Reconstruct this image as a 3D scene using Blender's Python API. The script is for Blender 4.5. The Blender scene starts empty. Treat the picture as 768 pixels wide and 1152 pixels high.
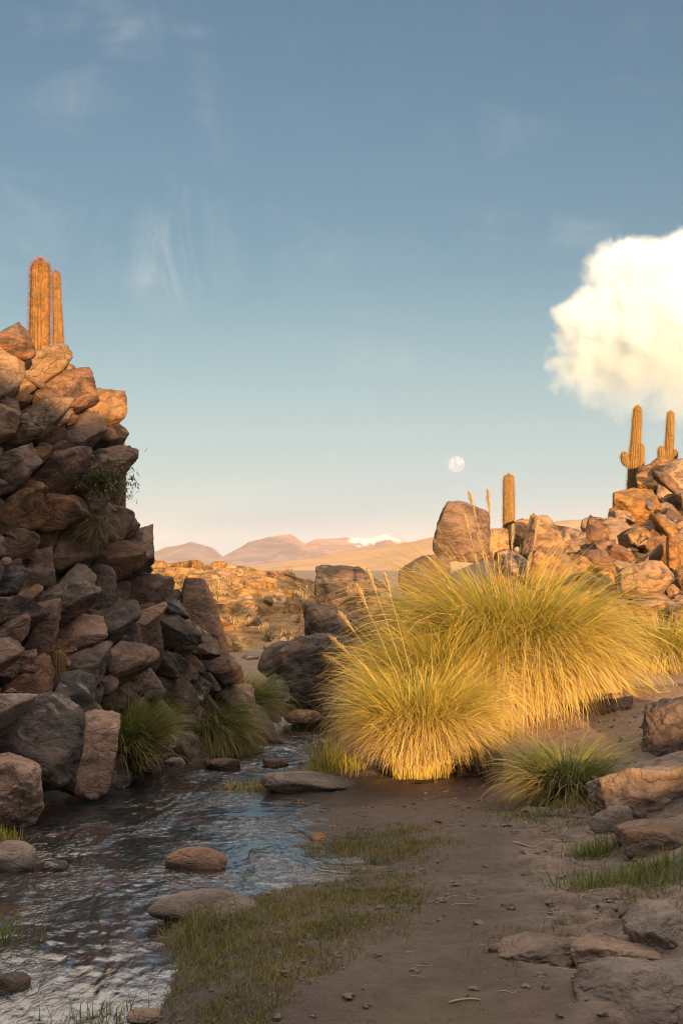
import bpy, math, random
import numpy as np
from mathutils import Vector, Matrix

S = bpy.context.scene
C = S.collection
R = math.radians
rad = math.radians

# ------------------------------------------------------------------ camera
F = 2000.0                      # focal length in photograph pixels (768 x 1152)
EYE = 1.6
PITCH = math.atan(64.0 / F)
cam_d = bpy.data.cameras.new("camera")
cam = bpy.data.objects.new("camera", cam_d)
C.objects.link(cam)
cam.location = (0, 0, EYE)
cam.rotation_euler = (math.pi / 2 + PITCH, 0, 0)
cam_d.sensor_fit = 'VERTICAL'
cam_d.sensor_height = 36.0
cam_d.lens = 36.0 * F / 1152.0
cam_d.clip_start = 0.1
cam_d.clip_end = 200000.0
cam_d.dof.use_dof = True
cam_d.dof.focus_distance = 15.0
cam_d.dof.aperture_fstop = 16.0
S.camera = cam

# ------------------------------------------------------------------ sun, sky, exposure
SUN_EL, SUN_AZ = 4.0, 14.0       # degrees; azimuth measured from straight behind the camera
SUN_STRENGTH = 5.0
SUN_COLOR = (1.0, 0.58, 0.24)
SKY_STRENGTH = 0.050
OVERHEAD_FILL = (13.0, 11.4, 9.9)  # added fill: brightens the unseen upper sky to lift the shade
EXPOSURE = 1.35
HAZE_DENSITY = 3.2e-5

S.view_settings.view_transform = 'Standard'
S.view_settings.look = 'None'
S.view_settings.gamma = 1.0
S.view_settings.exposure = EXPOSURE
S.view_settings.use_curve_mapping = False
S.render.engine = 'CYCLES'
S.cycles.use_denoising = True
S.cycles.filter_width = 1.1
S.cycles.max_bounces = 10
S.cycles.diffuse_bounces = 3
S.cycles.glossy_bounces = 3
S.cycles.transmission_bounces = 3
S.cycles.volume_bounces = 8
S.cycles.transparent_max_bounces = 8
S.cycles.caustics_reflective = False
S.cycles.caustics_refractive = False
S.cycles.volume_step_rate = 1.0
S.cycles.volume_max_steps = 128

el, az = R(SUN_EL), R(SUN_AZ)
sun_dir = Vector((math.sin(az) * math.cos(el), -math.cos(az) * math.cos(el), math.sin(el)))   # towards the sun
sd = bpy.data.lights.new("sun", 'SUN')
sd.energy = SUN_STRENGTH
sd.angle = R(0.5)
sd.color = SUN_COLOR
sun = bpy.data.objects.new("sun", sd)
C.objects.link(sun)
sun.rotation_euler = (-sun_dir).to_track_quat('-Z', 'Y').to_euler()

# node helper ---------------------------------------------------------------
class NT:
    def __init__(s, tree):
        s.t = tree
    def n(s, typ, **kw):
        nd = s.t.nodes.new(typ)
        for k, v in kw.items():
            if hasattr(nd, k) and k not in nd.inputs:
                setattr(nd, k, v)
            else:
                s.set(nd, k, v)
        return nd
    def set(s, nd, k, v):
        sock = nd.inputs[k]
        if isinstance(v, bpy.types.NodeSocket):
            s.t.links.new(v, sock)
        else:
            sock.default_value = v
    def math(s, op, a, b=None, c=None, clamp=False):
        nd = s.t.nodes.new('ShaderNodeMath'); nd.operation = op; nd.use_clamp = clamp
        for i, v in enumerate((a, b, c)):
            if v is None: continue
            if isinstance(v, bpy.types.NodeSocket): s.t.links.new(v, nd.inputs[i])
            else: nd.inputs[i].default_value = v
        return nd.outputs[0]
    def mix(s, f, a, b, blend='MIX'):
        nd = s.t.nodes.new('ShaderNodeMix'); nd.data_type = 'RGBA'; nd.blend_type = blend
        for i, v in ((0, f), (6, a), (7, b)):
            if isinstance(v, bpy.types.NodeSocket): s.t.links.new(v, nd.inputs[i])
            elif i == 0: nd.inputs[0].default_value = v
            else: nd.inputs[i].default_value = (v[0], v[1], v[2], 1)
        return nd.outputs[2]
    def ramp(s, f, a, b):
        nd = s.t.nodes.new('ShaderNodeMapRange'); nd.clamp = True; nd.interpolation_type = 'SMOOTHSTEP'
        s.t.links.new(f, nd.inputs[0]); nd.inputs[1].default_value = a; nd.inputs[2].default_value = b
        return nd.outputs[0]
    def noise(s, vec, scale, detail=4, rough=0.55, dist=0.0):
        nd = s.t.nodes.new('ShaderNodeTexNoise')
        if vec is not None: s.t.links.new(vec, nd.inputs['Vector'])
        nd.inputs['Scale'].default_value = scale; nd.inputs['Detail'].default_value = detail
        nd.inputs['Roughness'].default_value = rough; nd.inputs['Distortion'].default_value = dist
        return nd.outputs[0]
    def mapping(s, vec, scale=(1, 1, 1), rot=(0, 0, 0), loc=(0, 0, 0)):
        nd = s.t.nodes.new('ShaderNodeMapping')
        s.t.links.new(vec, nd.inputs[0])
        nd.inputs[1].default_value = loc; nd.inputs[2].default_value = rot; nd.inputs[3].default_value = scale
        return nd.outputs[0]

def material(name):
    m = bpy.data.materials.new(name); m.use_nodes = True
    m.node_tree.nodes.clear()
    nt = NT(m.node_tree)
    out = nt.n('ShaderNodeOutputMaterial')
    return m, nt, out

# world -----------------------------------------------------------------------
W = bpy.data.worlds.new("World"); S.world = W; W.use_nodes = True
W.node_tree.nodes.clear()
wn = NT(W.node_tree)
wo = wn.n('ShaderNodeOutputWorld'); bg = wn.n('ShaderNodeBackground')
sky = wn.n('ShaderNodeTexSky'); sky.sky_type = 'NISHITA'; sky.sun_disc = False
sky.sun_elevation = el; sky.sun_rotation = math.pi - az
sky.altitude = 2600; sky.air_density = 1.0; sky.dust_density = 1.5; sky.ozone_density = 1.5
bg.inputs['Strength'].default_value = SKY_STRENGTH
tc = wn.n('ShaderNodeTexCoord')
wdir = tc.outputs['Generated']
# thin high cirrus: streaky noise over the dome
c1 = wn.noise(wn.mapping(wdir, (3.0, 3.0, 11.0), (0.0, 0.25, 0.1)), 2.2, 6, 0.6, 0.6)
c2 = wn.noise(wn.mapping(wdir, (9.0, 2.0, 4.0), (0.1, 0.0, 0.3), (3.1, 0.4, 0.9)), 1.6, 7, 0.65, 1.0)
cm = wn.math('MULTIPLY', wn.ramp(c1, 0.48, 0.80), wn.ramp(c2, 0.40, 0.75))
cm = wn.math('MULTIPLY', cm, 0.26)
sz_ = wn.n('ShaderNodeSeparateXYZ'); wn.set(sz_, 0, wdir)
up_ = sz_.outputs[2]
skyc = wn.mix(1.0, sky.outputs[0], (0.86, 0.955, 0.955), 'MULTIPLY')
# dusty pale air along the horizon, an added bright layer overhead, out of view, that fills the shade
skyc = wn.mix(wn.math('MULTIPLY', wn.math('SUBTRACT', 1.0, wn.ramp(up_, 0.0, 0.19)), 0.85), skyc, (4.2, 5.4, 6.0))
skyc = wn.mix(wn.math('MULTIPLY', wn.math('SUBTRACT', 1.0, wn.ramp(up_, -0.01, 0.065)), 0.70), skyc, (5.7, 5.7, 5.3))
wisp_dir = Vector((-0.091, 0.98, 0.178)).normalized()
dp = wn.n('ShaderNodeVectorMath', operation='DOT_PRODUCT'); wn.t.links.new(wdir, dp.inputs[0]); dp.inputs[1].default_value = wisp_dir
c3 = wn.noise(wn.mapping(wdir, (24.0, 6.0, 8.0), (0.0, 0.35, 0.2), (1.0, 0.4, 2.2)), 1.2, 7, 0.66, 1.6)
wisp = wn.math('MULTIPLY', wn.ramp(dp.outputs['Value'], 0.9990, 0.99997), wn.ramp(c3, 0.42, 0.8))
cm = wn.math('ADD', cm, wn.math('MULTIPLY', wisp, 0.26), clamp=True)
skycol = wn.mix(cm, skyc, (7.0, 6.8, 6.5))
skycol = wn.mix(wn.math('MULTIPLY', wn.ramp(up_, 0.36, 0.62), wn.math('ADD', 0.75, wn.math('MULTIPLY', c1, 0.4)), clamp=True), skycol, OVERHEAD_FILL)
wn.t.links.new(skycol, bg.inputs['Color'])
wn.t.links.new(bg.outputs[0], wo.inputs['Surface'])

# ------------------------------------------------------------------ numeric helpers
_perm = np.random.RandomState(7).permutation(256)
_perm = np.concatenate([_perm, _perm, _perm])
_g = np.random.RandomState(8).normal(size=(256, 3)); _g /= np.linalg.norm(_g, axis=1)[:, None]
def perlin(p):
    p = np.asarray(p, dtype=np.float64)
    i = np.floor(p).astype(np.int64); f = p - i; i &= 255
    u = f * f * f * (f * (f * 6 - 15) + 10)
    def gd(dx, dy, dz):
        h = _perm[_perm[_perm[(i[:, 0] + dx) & 255] + ((i[:, 1] + dy) & 255)] + ((i[:, 2] + dz) & 255)]
        g = _g[h]
        return g[:, 0] * (f[:, 0] - dx) + g[:, 1] * (f[:, 1] - dy) + g[:, 2] * (f[:, 2] - dz)
    x0 = gd(0, 0, 0) * (1 - u[:, 0]) + gd(1, 0, 0) * u[:, 0]
    x1 = gd(0, 1, 0) * (1 - u[:, 0]) + gd(1, 1, 0) * u[:, 0]
    y0 = x0 * (1 - u[:, 1]) + x1 * u[:, 1]
    x2 = gd(0, 0, 1) * (1 - u[:, 0]) + gd(1, 0, 1) * u[:, 0]
    x3 = gd(0, 1, 1) * (1 - u[:, 0]) + gd(1, 1, 1) * u[:, 0]
    y1 = x2 * (1 - u[:, 1]) + x3 * u[:, 1]
    return (y0 * (1 - u[:, 2]) + y1 * u[:, 2]) * 1.5
def fbm(p, oct=4, lac=2.1, gain=0.5, ridged=False):
    a, s, t = 1.0, 0.0, 0.0
    q = np.array(p, dtype=np.float64)
    for k in range(oct):
        v = perlin(q + 17.3 * k)
        if ridged: v = 1 - 2 * np.abs(v)
        s = s + a * v; t += a; a *= gain; q = q * lac
    return s / t
def sst(x, a, b):
    t = np.clip((np.asarray(x, float) - a) / (b - a), 0, 1)
    return t * t * (3 - 2 * t)
def P(px, py, Y):
    """the world point at depth Y that the photograph shows at pixel px, py"""
    a, b = (px - 384.0) / F, (576.0 - py) / F
    vy = math.cos(PITCH) - math.sin(PITCH) * b
    vz = math.sin(PITCH) + math.cos(PITCH) * b
    return Vector((a / vy * Y, Y, EYE + vz / vy * Y))

def mesh_np(name, verts, faces, mat=None, parent=None, smooth=True, attrs=None):
    """faces: (n,3) or (n,4) int array; ONE mesh object"""
    verts = np.asarray(verts, np.float32); faces = np.asarray(faces, np.int32)
    me = bpy.data.meshes.new(name)
    k = faces.shape[1]
    me.vertices.add(len(verts)); me.vertices.foreach_set('co', verts.ravel())
    me.loops.add(faces.size); me.loops.foreach_set('vertex_index', faces.ravel())
    me.polygons.add(len(faces))
    me.polygons.foreach_set('loop_start', np.arange(0, faces.size, k, dtype=np.int32))
    me.polygons.foreach_set('use_smooth', np.full(len(faces), smooth))
    if attrs:
        for an, av in attrs.items():
            at = me.attributes.new(an, 'FLOAT', 'POINT'); at.data.foreach_set('value', np.asarray(av, np.float32))
    me.update(calc_edges=True); me.validate()
    o = bpy.data.objects.new(name, me); C.objects.link(o)
    if mat: me.materials.append(mat)
    if parent: o.parent = parent
    return o
def grid_faces(nu, nv):
    i = np.arange(nu * nv).reshape(nu, nv)
    return np.stack([i[:-1, :-1], i[1:, :-1], i[1:, 1:], i[:-1, 1:]], -1).reshape(-1, 4)
def empty(name, loc):
    o = bpy.data.objects.new(name, None); C.objects.link(o); o.location = loc; o.empty_display_size = 0.1
    return o
def tag(o, label, cat, group=None, kind=None):
    if label: o['label'] = label
    if cat: o['category'] = cat
    if group: o['group'] = group
    if kind: o['kind'] = kind
    return o
def structure(o): o['kind'] = 'structure'; return o

def icosphere(sub):
    t = (1 + 5 ** 0.5) / 2
    v = [(-1, t, 0), (1, t, 0), (-1, -t, 0), (1, -t, 0), (0, -1, t), (0, 1, t), (0, -1, -t), (0, 1, -t), (t, 0, -1), (t, 0, 1), (-t, 0, -1), (-t, 0, 1)]
    f = [(0, 11, 5), (0, 5, 1), (0, 1, 7), (0, 7, 10), (0, 10, 11), (1, 5, 9), (5, 11, 4), (11, 10, 2), (10, 7, 6), (7, 1, 8), (3, 9, 4), (3, 4, 2), (3, 2, 6), (3, 6, 8), (3, 8, 9), (4, 9, 5), (2, 4, 11), (6, 2, 10), (8, 6, 7), (9, 8, 1)]
    v = [np.array(x, float) / np.linalg.norm(x) for x in v]
    for _ in range(sub):
        cache = {}; nf = []
        def mid(a, b):
            key = (a, b) if a < b else (b, a)
            if key not in cache:
                m = v[a] + v[b]; v.append(m / np.linalg.norm(m)); cache[key] = len(v) - 1
            return cache[key]
        for a, b, c in f:
            ab, bc, ca = mid(a, b), mid(b, c), mid(c, a)
            nf += [(a, ab, ca), (b, bc, ab), (c, ca, bc), (ab, bc, ca)]
        f = nf
    return np.array(v), np.array(f)
ICO = {k: icosphere(k) for k in (2, 3, 4, 5)}

# ------------------------------------------------------------------ rock materials
def rock_material(name, light, mid, dark, dark_amount, stain=0.0, stain_col=(0.5, 0.42, 0.34), scale=1.0, bump=1.0):
    m, nt, out = material(name)
    geo = nt.n('ShaderNodeNewGeometry'); pos = geo.outputs['Position']
    oi = nt.n('ShaderNodeObjectInfo'); rnd = oi.outputs['Random']
    n1 = nt.noise(pos, 1.7 * scale, 6, 0.6, 0.4)
    n2 = nt.noise(nt.mapping(pos, (1, 1, 1.8), (0.5, 0.3, 0.1), (4, 9, 2)), 5.5 * scale, 7, 0.65, 0.7)
    n3 = nt.noise(nt.mapping(pos, loc=(11, 3, 5)), 34 * scale, 4, 0.7)
    col = nt.mix(nt.ramp(n1, 0.36, 0.66), mid, light)
    dk = nt.math('ADD', nt.ramp(n2, 0.40, 0.62), nt.math('MULTIPLY', nt.math('SUBTRACT', rnd, 0.5), 0.7))
    col = nt.mix(nt.math('MULTIPLY', dk, dark_amount, clamp=True), col, dark)
    col = nt.mix(nt.math('MULTIPLY', nt.ramp(n3, 0.45, 0.75), 0.35), col, dark)
    if stain:
        n4 = nt.noise(nt.mapping(pos, loc=(3, 21, 7)), 4.2 * scale, 6, 0.62, 1.2)
        col = nt.mix(nt.math('MULTIPLY', nt.ramp(n4, 0.55, 0.63), stain), col, stain_col)
    # each rock a touch lighter or darker, redder or greyer
    hs = nt.n('ShaderNodeHueSaturation')
    nt.set(hs, 'Color', col)
    nt.set(hs, 'Value', nt.math('ADD', nt.math('MULTIPLY', rnd, 0.5), 0.75))
    nt.set(hs, 'Saturation', nt.math('ADD', nt.math('MULTIPLY', nt.math('FRACT', nt.math('MULTIPLY', rnd, 7.31)), 0.5), 0.72))
    vor = nt.n('ShaderNodeTexVoronoi'); vor.feature = 'DISTANCE_TO_EDGE'
    wv = nt.n('ShaderNodeTexNoise'); nt.set(wv, 'Vector', pos); wv.inputs['Scale'].default_value = 5 * scale; wv.inputs['Detail'].default_value = 4
    wm = nt.n('ShaderNodeVectorMath', operation='MULTIPLY_ADD'); nt.t.links.new(wv.outputs['Color'], wm.inputs[0]); wm.inputs[1].default_value = (0.35 / scale,) * 3; nt.t.links.new(pos, wm.inputs[2])
    nt.set(vor, 'Vector', nt.mapping(wm.outputs[0], (1, 1, 1.9), (0.4, 0.5, 0))); nt.set(vor, 'Scale', 2.6 * scale)
    crack = nt.math('MULTIPLY', nt.ramp(vor.outputs[0], 0.0, 0.03), 0.35)
    h = nt.math('ADD', nt.math('MULTIPLY', n2, 0.6), nt.math('MULTIPLY', n3, 0.20))
    n5 = nt.noise(pos, 120 * scale, 3, 0.7)
    h = nt.math('ADD', h, nt.math('MULTIPLY', n5, 0.06))
    h = nt.math('ADD', h, nt.math('MULTIPLY', crack, 0.3))
    bp = nt.n('ShaderNodeBump', Strength=0.9 * bump, Distance=0.10 / scale); nt.set(bp, 'Height', h)
    b = nt.n('ShaderNodeBsdfPrincipled')
    nt.set(b, 'Base Color', hs.outputs[0]); nt.set(b, 'Normal', bp.outputs[0])
    b.inputs['Roughness'].default_value = 0.88; b.inputs['Specular IOR Level'].default_value = 0.25
    nt.t.links.new(b.outputs[0], out.inputs['Surface'])
    return m
M = {}
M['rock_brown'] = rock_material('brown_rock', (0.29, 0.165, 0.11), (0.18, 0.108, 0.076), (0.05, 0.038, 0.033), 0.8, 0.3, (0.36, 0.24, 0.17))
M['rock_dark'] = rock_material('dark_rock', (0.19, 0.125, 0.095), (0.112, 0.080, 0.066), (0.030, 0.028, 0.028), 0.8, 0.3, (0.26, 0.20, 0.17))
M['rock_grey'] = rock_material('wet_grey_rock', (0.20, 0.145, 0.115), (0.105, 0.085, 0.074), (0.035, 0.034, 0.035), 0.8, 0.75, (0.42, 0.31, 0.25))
M['rock_pink'] = rock_material('pink_rock', (0.42, 0.27, 0.20), (0.33, 0.21, 0.155), (0.10, 0.075, 0.06), 0.45)
M['rock_gold'] = rock_material('tan_rock', (0.46, 0.275, 0.135), (0.31, 0.18, 0.09), (0.09, 0.058, 0.042), 0.8)
M['rock_far'] = rock_material('mesa_rock', (0.50, 0.32, 0.16), (0.36, 0.22, 0.11), (0.10, 0.065, 0.042), 0.7, scale=0.5)
M['rock_flat'] = rock_material('pale_slab_rock', (0.27, 0.20, 0.155), (0.20, 0.145, 0.115), (0.085, 0.062, 0.052), 0.5)

# ------------------------------------------------------------------ rock shape
def rock_shape(rs, sub, normals, dists, p=22.0, amp=0.05, chips=14, scale=(1, 1, 1), R0=1.0, off=None):
    """a convex faceted block (planes clipped from a ball, edges slightly worn), chipped and roughened"""
    v, f = ICO[sub]
    n = np.asarray(normals, float); d = np.asarray(dists, float)
    def soft(n, d, pp):
        c = np.maximum(v @ n.T, 0) / d[None, :]
        mx = c.max(1, keepdims=True) + 1e-9
        return 1.0 / (mx[:, 0] * ((c / mx) ** pp).sum(1) ** (1 / pp))
    r = soft(n, d, p)
    if chips:                                             # knock corners off
        cn = rs.normal(size=(chips, 3)); cn /= np.linalg.norm(cn, axis=1)[:, None]
        sup = ((v * r[:, None]) @ cn.T).max(0)
        cd = sup * rs.uniform(0.74, 0.97, chips)
        r = soft(np.vstack([n, cn]), np.concatenate([d, cd]), p)
    pt = v * r[:, None]
    off = rs.uniform(-50, 50, 3) if off is None else off
    q = pt / R0
    ns = fbm(q * 1.4 + off, 3) * 0.9 + fbm(q * 3.6 + off + 7, 4, ridged=True) * 0.55
    # flat spalled steps
    st = fbm(q * 2.2 + off + 31, 2); st = np.round(st * 4) / 4 * 0.6 + st * 0.4
    if sub >= 4: ns = ns + fbm(q * 9 + off + 3, 3, ridged=True) * 0.16
    pt = pt * (1 + amp * ns + amp * 0.9 * st)[:, None]
    return pt * np.asarray(scale)[None, :], f
def rand_planes(rs, k, lo=0.7, hi=1.0):
    n = rs.normal(size=(k, 3)); n /= np.linalg.norm(n, axis=1)[:, None]
    return n, rs.uniform(lo, hi, k)
def rot_np(e):
    return np.array(Matrix.Rotation(e[2], 3, 'Z') @ Matrix.Rotation(e[1], 3, 'Y') @ Matrix.Rotation(e[0], 3, 'X'))
def boulder(name, loc, size, seed, mat, label=None, group=None, planes=16, p=18, amp=0.05, sub=5, rot=(0, 0, 0), lo=0.72, hi=1.0, chips=14, cat='boulder'):
    rs = np.random.RandomState(seed)
    n, d = rand_planes(rs, planes, lo, hi)
    n = np.vstack([n, np.eye(3), -np.eye(3)]); d = np.concatenate([d, np.ones(6)])
    v, f = rock_shape(rs, sub, n, d, p, amp, chips)
    v = v * (np.asarray(size) / 2) / np.maximum(np.abs(v).max(0), 1e-6)
    v = v @ rot_np(rot).T
    o = mesh_np(name, v, f, M[mat] if isinstance(mat, str) else mat)
    o.location = loc
    tag(o, label, cat, group)
    return o

# ------------------------------------------------------------------ terrain
WATER = -0.06
_YL = [3.0, 8.0, 10.0, 11.0, 12.0, 13.0, 13.8, 15.1, 17.0, 18.6, 21.0, 25.0, 30.0]
_XL = [-2.6, -2.6, -2.6, -2.5, -2.3, -1.95, -1.72, -1.42, -1.0, -0.80, -0.95, -1.9, -3.4]
_YR = [3.0, 5.6, 6.4, 7.2, 8.3, 8.8, 9.2, 9.7, 10.4, 11.6, 12.6, 13.6, 14.4, 15.8, 18.4, 21.0, 25.0, 30.0]
_XR = [-0.3, -0.62, -0.75, -0.66, -0.80, -0.55, -0.22, -0.02, -0.12, -0.42, -0.42, -0.62, -0.52, -0.04, 0.02, -0.2, -1.2, -2.6]
def water_level(x, y):
    return WATER - 0.22 * sst(7.4 - np.asarray(y, float) - 0.25 * np.asarray(x, float), 0.0, 1.6) + 0.0 * np.asarray(x)
def ground_z(x, y, fine=True):
    x = np.asarray(x, float); y = np.asarray(y, float)
    xl = np.interp(y, _YL, _XL); xr = np.interp(y, _YR, _XR)
    p3 = np.stack([x, y, np.zeros_like(x)], 1)
    wob = 0.10 * fbm(p3 * 2.2 + 5, 3)
    s = np.minimum(x - xl, xr - x) + wob
    wl = water_level(x, y)
    inner = wl - 0.24 * sst(s, 0, 0.45)
    out = -s
    flat = sst(y, 9.0, 9.6) * (1 - sst(y, 12.6, 13.2)) * sst(x, -0.9, -0.4)            # muddy inlets
    slope = 0.10 * (1 - np.exp(-out / (0.22 + 0.75 * flat))) - 0.012 * flat
    z = np.where(s > 0, inner, WATER + np.maximum(slope, -0.02))
    z = np.where((s <= 0) & (y < 7.4), np.minimum(z, wl + 0.10 + 0.10 * sst(out, 0, 0.7)), z)
    side = sst(x, xr, xr + 1.0)
    # rising sandy bank under the tussocks and the slope to the right
    z = z + side * (0.40 * sst(y - 0.15 * np.abs(x - 1.4), 12.9, 15.2) + 0.18 * sst(y, 15.0, 19.0)) * sst(x, -0.1, 0.9)
    z = z + (0.30 * sst(x - 0.02 * (y - 6), 1.15, 2.6) * sst(y, 3, 5.5) + 0.25 * sst(x, 2.4, 5.0)) * (1 - 0.8 * sst(y, 13.5, 16.5))
    # rocky hill on the right
    px = 384 + F * x / np.maximum(y, 1.0)
    sky = np.interp(px, [380, 480, 560, 640, 690, 735, 768, 900, 1200], [660, 640, 606, 590, 570, 545, 515, 470, 430])
    py = np.maximum(760 - (y - 17.5) / 0.048, sky + 6)
    hz = EYE + (640 - py) * np.minimum(y, 31) / F - 0.26
    k = sst(px, 400, 520) * (1 - sst(y, 32, 55) * 0.9) * sst(y, 17.0, 18.5)
    z = z + k * np.maximum(np.minimum(hz, 9) - z, 0)
    # cliff core on the left
    pyl = 920 - (y - 11.9 - 0.0135 * px) / 0.0045
    lsil = np.interp(pyl, [380, 410, 460, 540, 600, 660, 800, 930], [40, 85, 128, 130, 168, 165, 125, 100])
    cz = EYE + (640 - np.maximum(pyl, 392 + 0.9 * np.clip(px, 0, 400))) * np.minimum(y, 16) / F - 0.22
    k = (1 - sst(px - lsil, -45, 0)) * (1 - sst(y, 22, 40)) * sst(y, 10.8, 11.6)
    z = z + k * np.maximum(np.minimum(cz, 5) - z, 0)
    # valley floor falls away from the canyon, then the desert plain
    far = sst(y, 19, 34)
    z = z + far * 0.10
    z = np.where(y > 90, z * np.exp(-(y - 90) / 60) - 0.8 * sst(y, 90, 200), z)
    if fine:
        rough = 0.022 * fbm(p3 * 3.1, 3) + 0.020 * fbm(p3 * np.array([6, 9, 1]) + 3, 4) - 0.03 * np.clip(fbm(p3 * np.array([5, 6, 1]) + 60, 2) - 0.18, 0, 1) * 2 + 0.008 * fbm(p3 * np.array([18, 24, 1]) + 33, 3, ridged=True)
        ledge = sst(x - 0.045 * (y - 6) + 0.35 * fbm(p3 * 1.1 + 50, 2), 0.62, 0.95) * (1 - sst(y, 12.5, 14))
        st = fbm(p3 * np.array([1.3, 1.9, 1]) + 80, 4)
        rough = rough * (1 - 0.3 * ledge) + ledge * (0.10 * np.round(st * 3.2) / 3.2 + 0.05 * st + 0.012 * fbm(p3 * 9 + 9, 3, ridged=True))
        z = z + rough * np.where(s > 0.1, 0.6, 1.0)
        z = z + flat * (1 - sst(x, 0.15, 0.5)) * (0.075 * fbm(p3 * np.array([2.6, 3.6, 1]) + 40, 4) - 0.012)
        return z, s, side, ledge, flat
    return z

nx, ny = 820, 1000
t = np.linspace(-1, 1, nx); bx = 9.8; xs = 9000 * np.sinh(bx * t) / np.sinh(bx)
ty = np.linspace(-0.62, 1, ny); by = 10.0; ys = 8.2 + 14000 * np.sinh(by * ty) / np.sinh(by)
# denser nearer rows
gx, gy = np.meshgrid(xs, ys, indexing='ij')
gx, gy = gx.ravel(), gy.ravel()
gz, gs, gside, gledge, gflat = ground_z(gx, gy)
sand = np.clip(gside * sst(gy, 12.8, 14.0), 0, 1)
wet = np.clip(1 - sst(-gs, 0.0, 0.9 + 0.0), 0, 1) * (gy < 26)
rockw = np.clip(gledge, 0, 1)
farw = sst(gy, 19, 30)
turf = np.zeros_like(gx)

m, nt, out = material('desert_ground')
def A(nm):
    a = nt.n('ShaderNodeAttribute'); a.attribute_name = nm; return a.outputs['Fac']
pos = nt.n('ShaderNodeNewGeometry').outputs['Position']
n1 = nt.noise(pos, 1.3, 6, 0.6, 0.3); n2 = nt.noise(pos, 9, 6, 0.65); n3 = nt.noise(pos, 60, 4, 0.7)
soil = nt.mix(nt.ramp(n1, 0.35, 0.68), (0.100, 0.068, 0.054), (0.150, 0.103, 0.078))
soil = nt.mix(nt.math('MULTIPLY', nt.ramp(n2, 0.48, 0.66), 0.55), soil, (0.075, 0.052, 0.042))
soil = nt.mix(nt.math('MULTIPLY', nt.ramp(n3, 0.60, 0.72), 0.5), soil, (0.24, 0.18, 0.13))
n4 = nt.noise(nt.mapping(pos, loc=(8, 2, 1)), 2.3, 5, 0.7, 0.5)
soil = nt.mix(nt.math('MULTIPLY', nt.ramp(n4, 0.52, 0.66), 0.45), soil, (0.105, 0.092, 0.045))
rk = nt.mix(nt.ramp(n2, 0.35, 0.62), (0.12, 0.088, 0.070), (0.25, 0.185, 0.145))
rk = nt.mix(nt.math('MULTIPLY', nt.ramp(n1, 0.5, 0.62), 0.5), rk, (0.15, 0.135, 0.12))
c = nt.mix(A('rockw'), soil, rk)
sd_ = nt.mix(nt.ramp(n2, 0.35, 0.7), (0.34, 0.225, 0.14), (0.25, 0.16, 0.10))
sd_ = nt.mix(nt.math('MULTIPLY', nt.ramp(n3, 0.55, 0.72), 0.4), sd_, (0.16, 0.11, 0.075))
c = nt.mix(A('sand'), c, sd_)
wetf = nt.math('MULTIPLY', A('wet'), 0.75)
c = nt.mix(wetf, c, (0.045, 0.032, 0.026))
c = nt.mix(A('farw'), c, nt.mix(nt.ramp(n1, 0.4, 0.6), (0.30, 0.205, 0.135), (0.22, 0.155, 0.10)))
h = nt.math('ADD', nt.math('MULTIPLY', n2, 0.6), nt.math('MULTIPLY', n3, 0.22))
h = nt.math('ADD', h, nt.math('MULTIPLY', nt.noise(pos, 220, 3, 0.7), 0.06))
bp = nt.n('ShaderNodeBump', Strength=1.0, Distance=0.10); nt.set(bp, 'Height', h)
b = nt.n('ShaderNodeBsdfPrincipled'); nt.set(b, 'Base Color', c); nt.set(b, 'Normal', bp.outputs[0])
nt.set(b, 'Roughness', nt.math('SUBTRACT', 0.92, nt.math('MULTIPLY', A('wet'), 0.35)))
nt.t.links.new(b.outputs[0], out.inputs['Surface'])
M['ground'] = m
ground = structure(mesh_np('ground', np.stack([gx, gy, gz], 1), grid_faces(nx, ny)[:, ::-1], M['ground'], attrs={'sand': sand, 'wet': wet, 'rockw': rockw, 'farw': farw}))

_gzi = gz.reshape(nx, ny)
def gheight(x, y):
    """height of the finished ground sheet"""
    x = np.atleast_1d(np.asarray(x, float)); y = np.atleast_1d(np.asarray(y, float))
    i = np.clip(np.searchsorted(xs, x) - 1, 0, nx - 2); j = np.clip(np.searchsorted(ys, y) - 1, 0, ny - 2)
    fx = np.clip((x - xs[i]) / (xs[i + 1] - xs[i]), 0, 1); fy = np.clip((y - ys[j]) / (ys[j + 1] - ys[j]), 0, 1)
    return (_gzi[i, j] * (1 - fx) * (1 - fy) + _gzi[i + 1, j] * fx * (1 - fy) + _gzi[i, j + 1] * (1 - fx) * fy + _gzi[i + 1, j + 1] * fx * fy)

# water ------------------------------------------------------------------------
m, nt, out = material('stream_water')
pos = nt.n('ShaderNodeNewGeometry').outputs['Position']
foam = nt.n('ShaderNodeAttribute'); foam.attribute_name = 'foam'
fn = nt.noise(nt.mapping(pos, (14, 4, 4), (0, 0, 0.25)), 2.0, 6, 0.7, 1.0)
ff = nt.math('MULTIPLY', foam.outputs['Fac'], nt.ramp(fn, 0.50, 0.66))
bed = nt.mix(nt.ramp(nt.noise(pos, 1.6, 5, 0.6, 0.6), 0.45, 0.65), (0.016, 0.019, 0.021), (0.045, 0.028, 0.021))
w1 = nt.noise(nt.mapping(pos, (1.0, 0.55, 1), (0, 0, 0.2)), 16, 4, 0.6, 0.8)
w2 = nt.noise(nt.mapping(pos, (1.0, 0.6, 1), (0, 0, -0.3)), 36, 3, 0.65, 0.9)
bp = nt.n('ShaderNodeBump', Strength=0.5, Distance=0.03); cur = nt.ramp(nt.noise(nt.mapping(pos, (1.6, 0.8, 1), (0, 0, 0.3), (5, 1, 0)), 1.5, 3, 0.6, 0.8), 0.38, 0.62)
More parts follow.
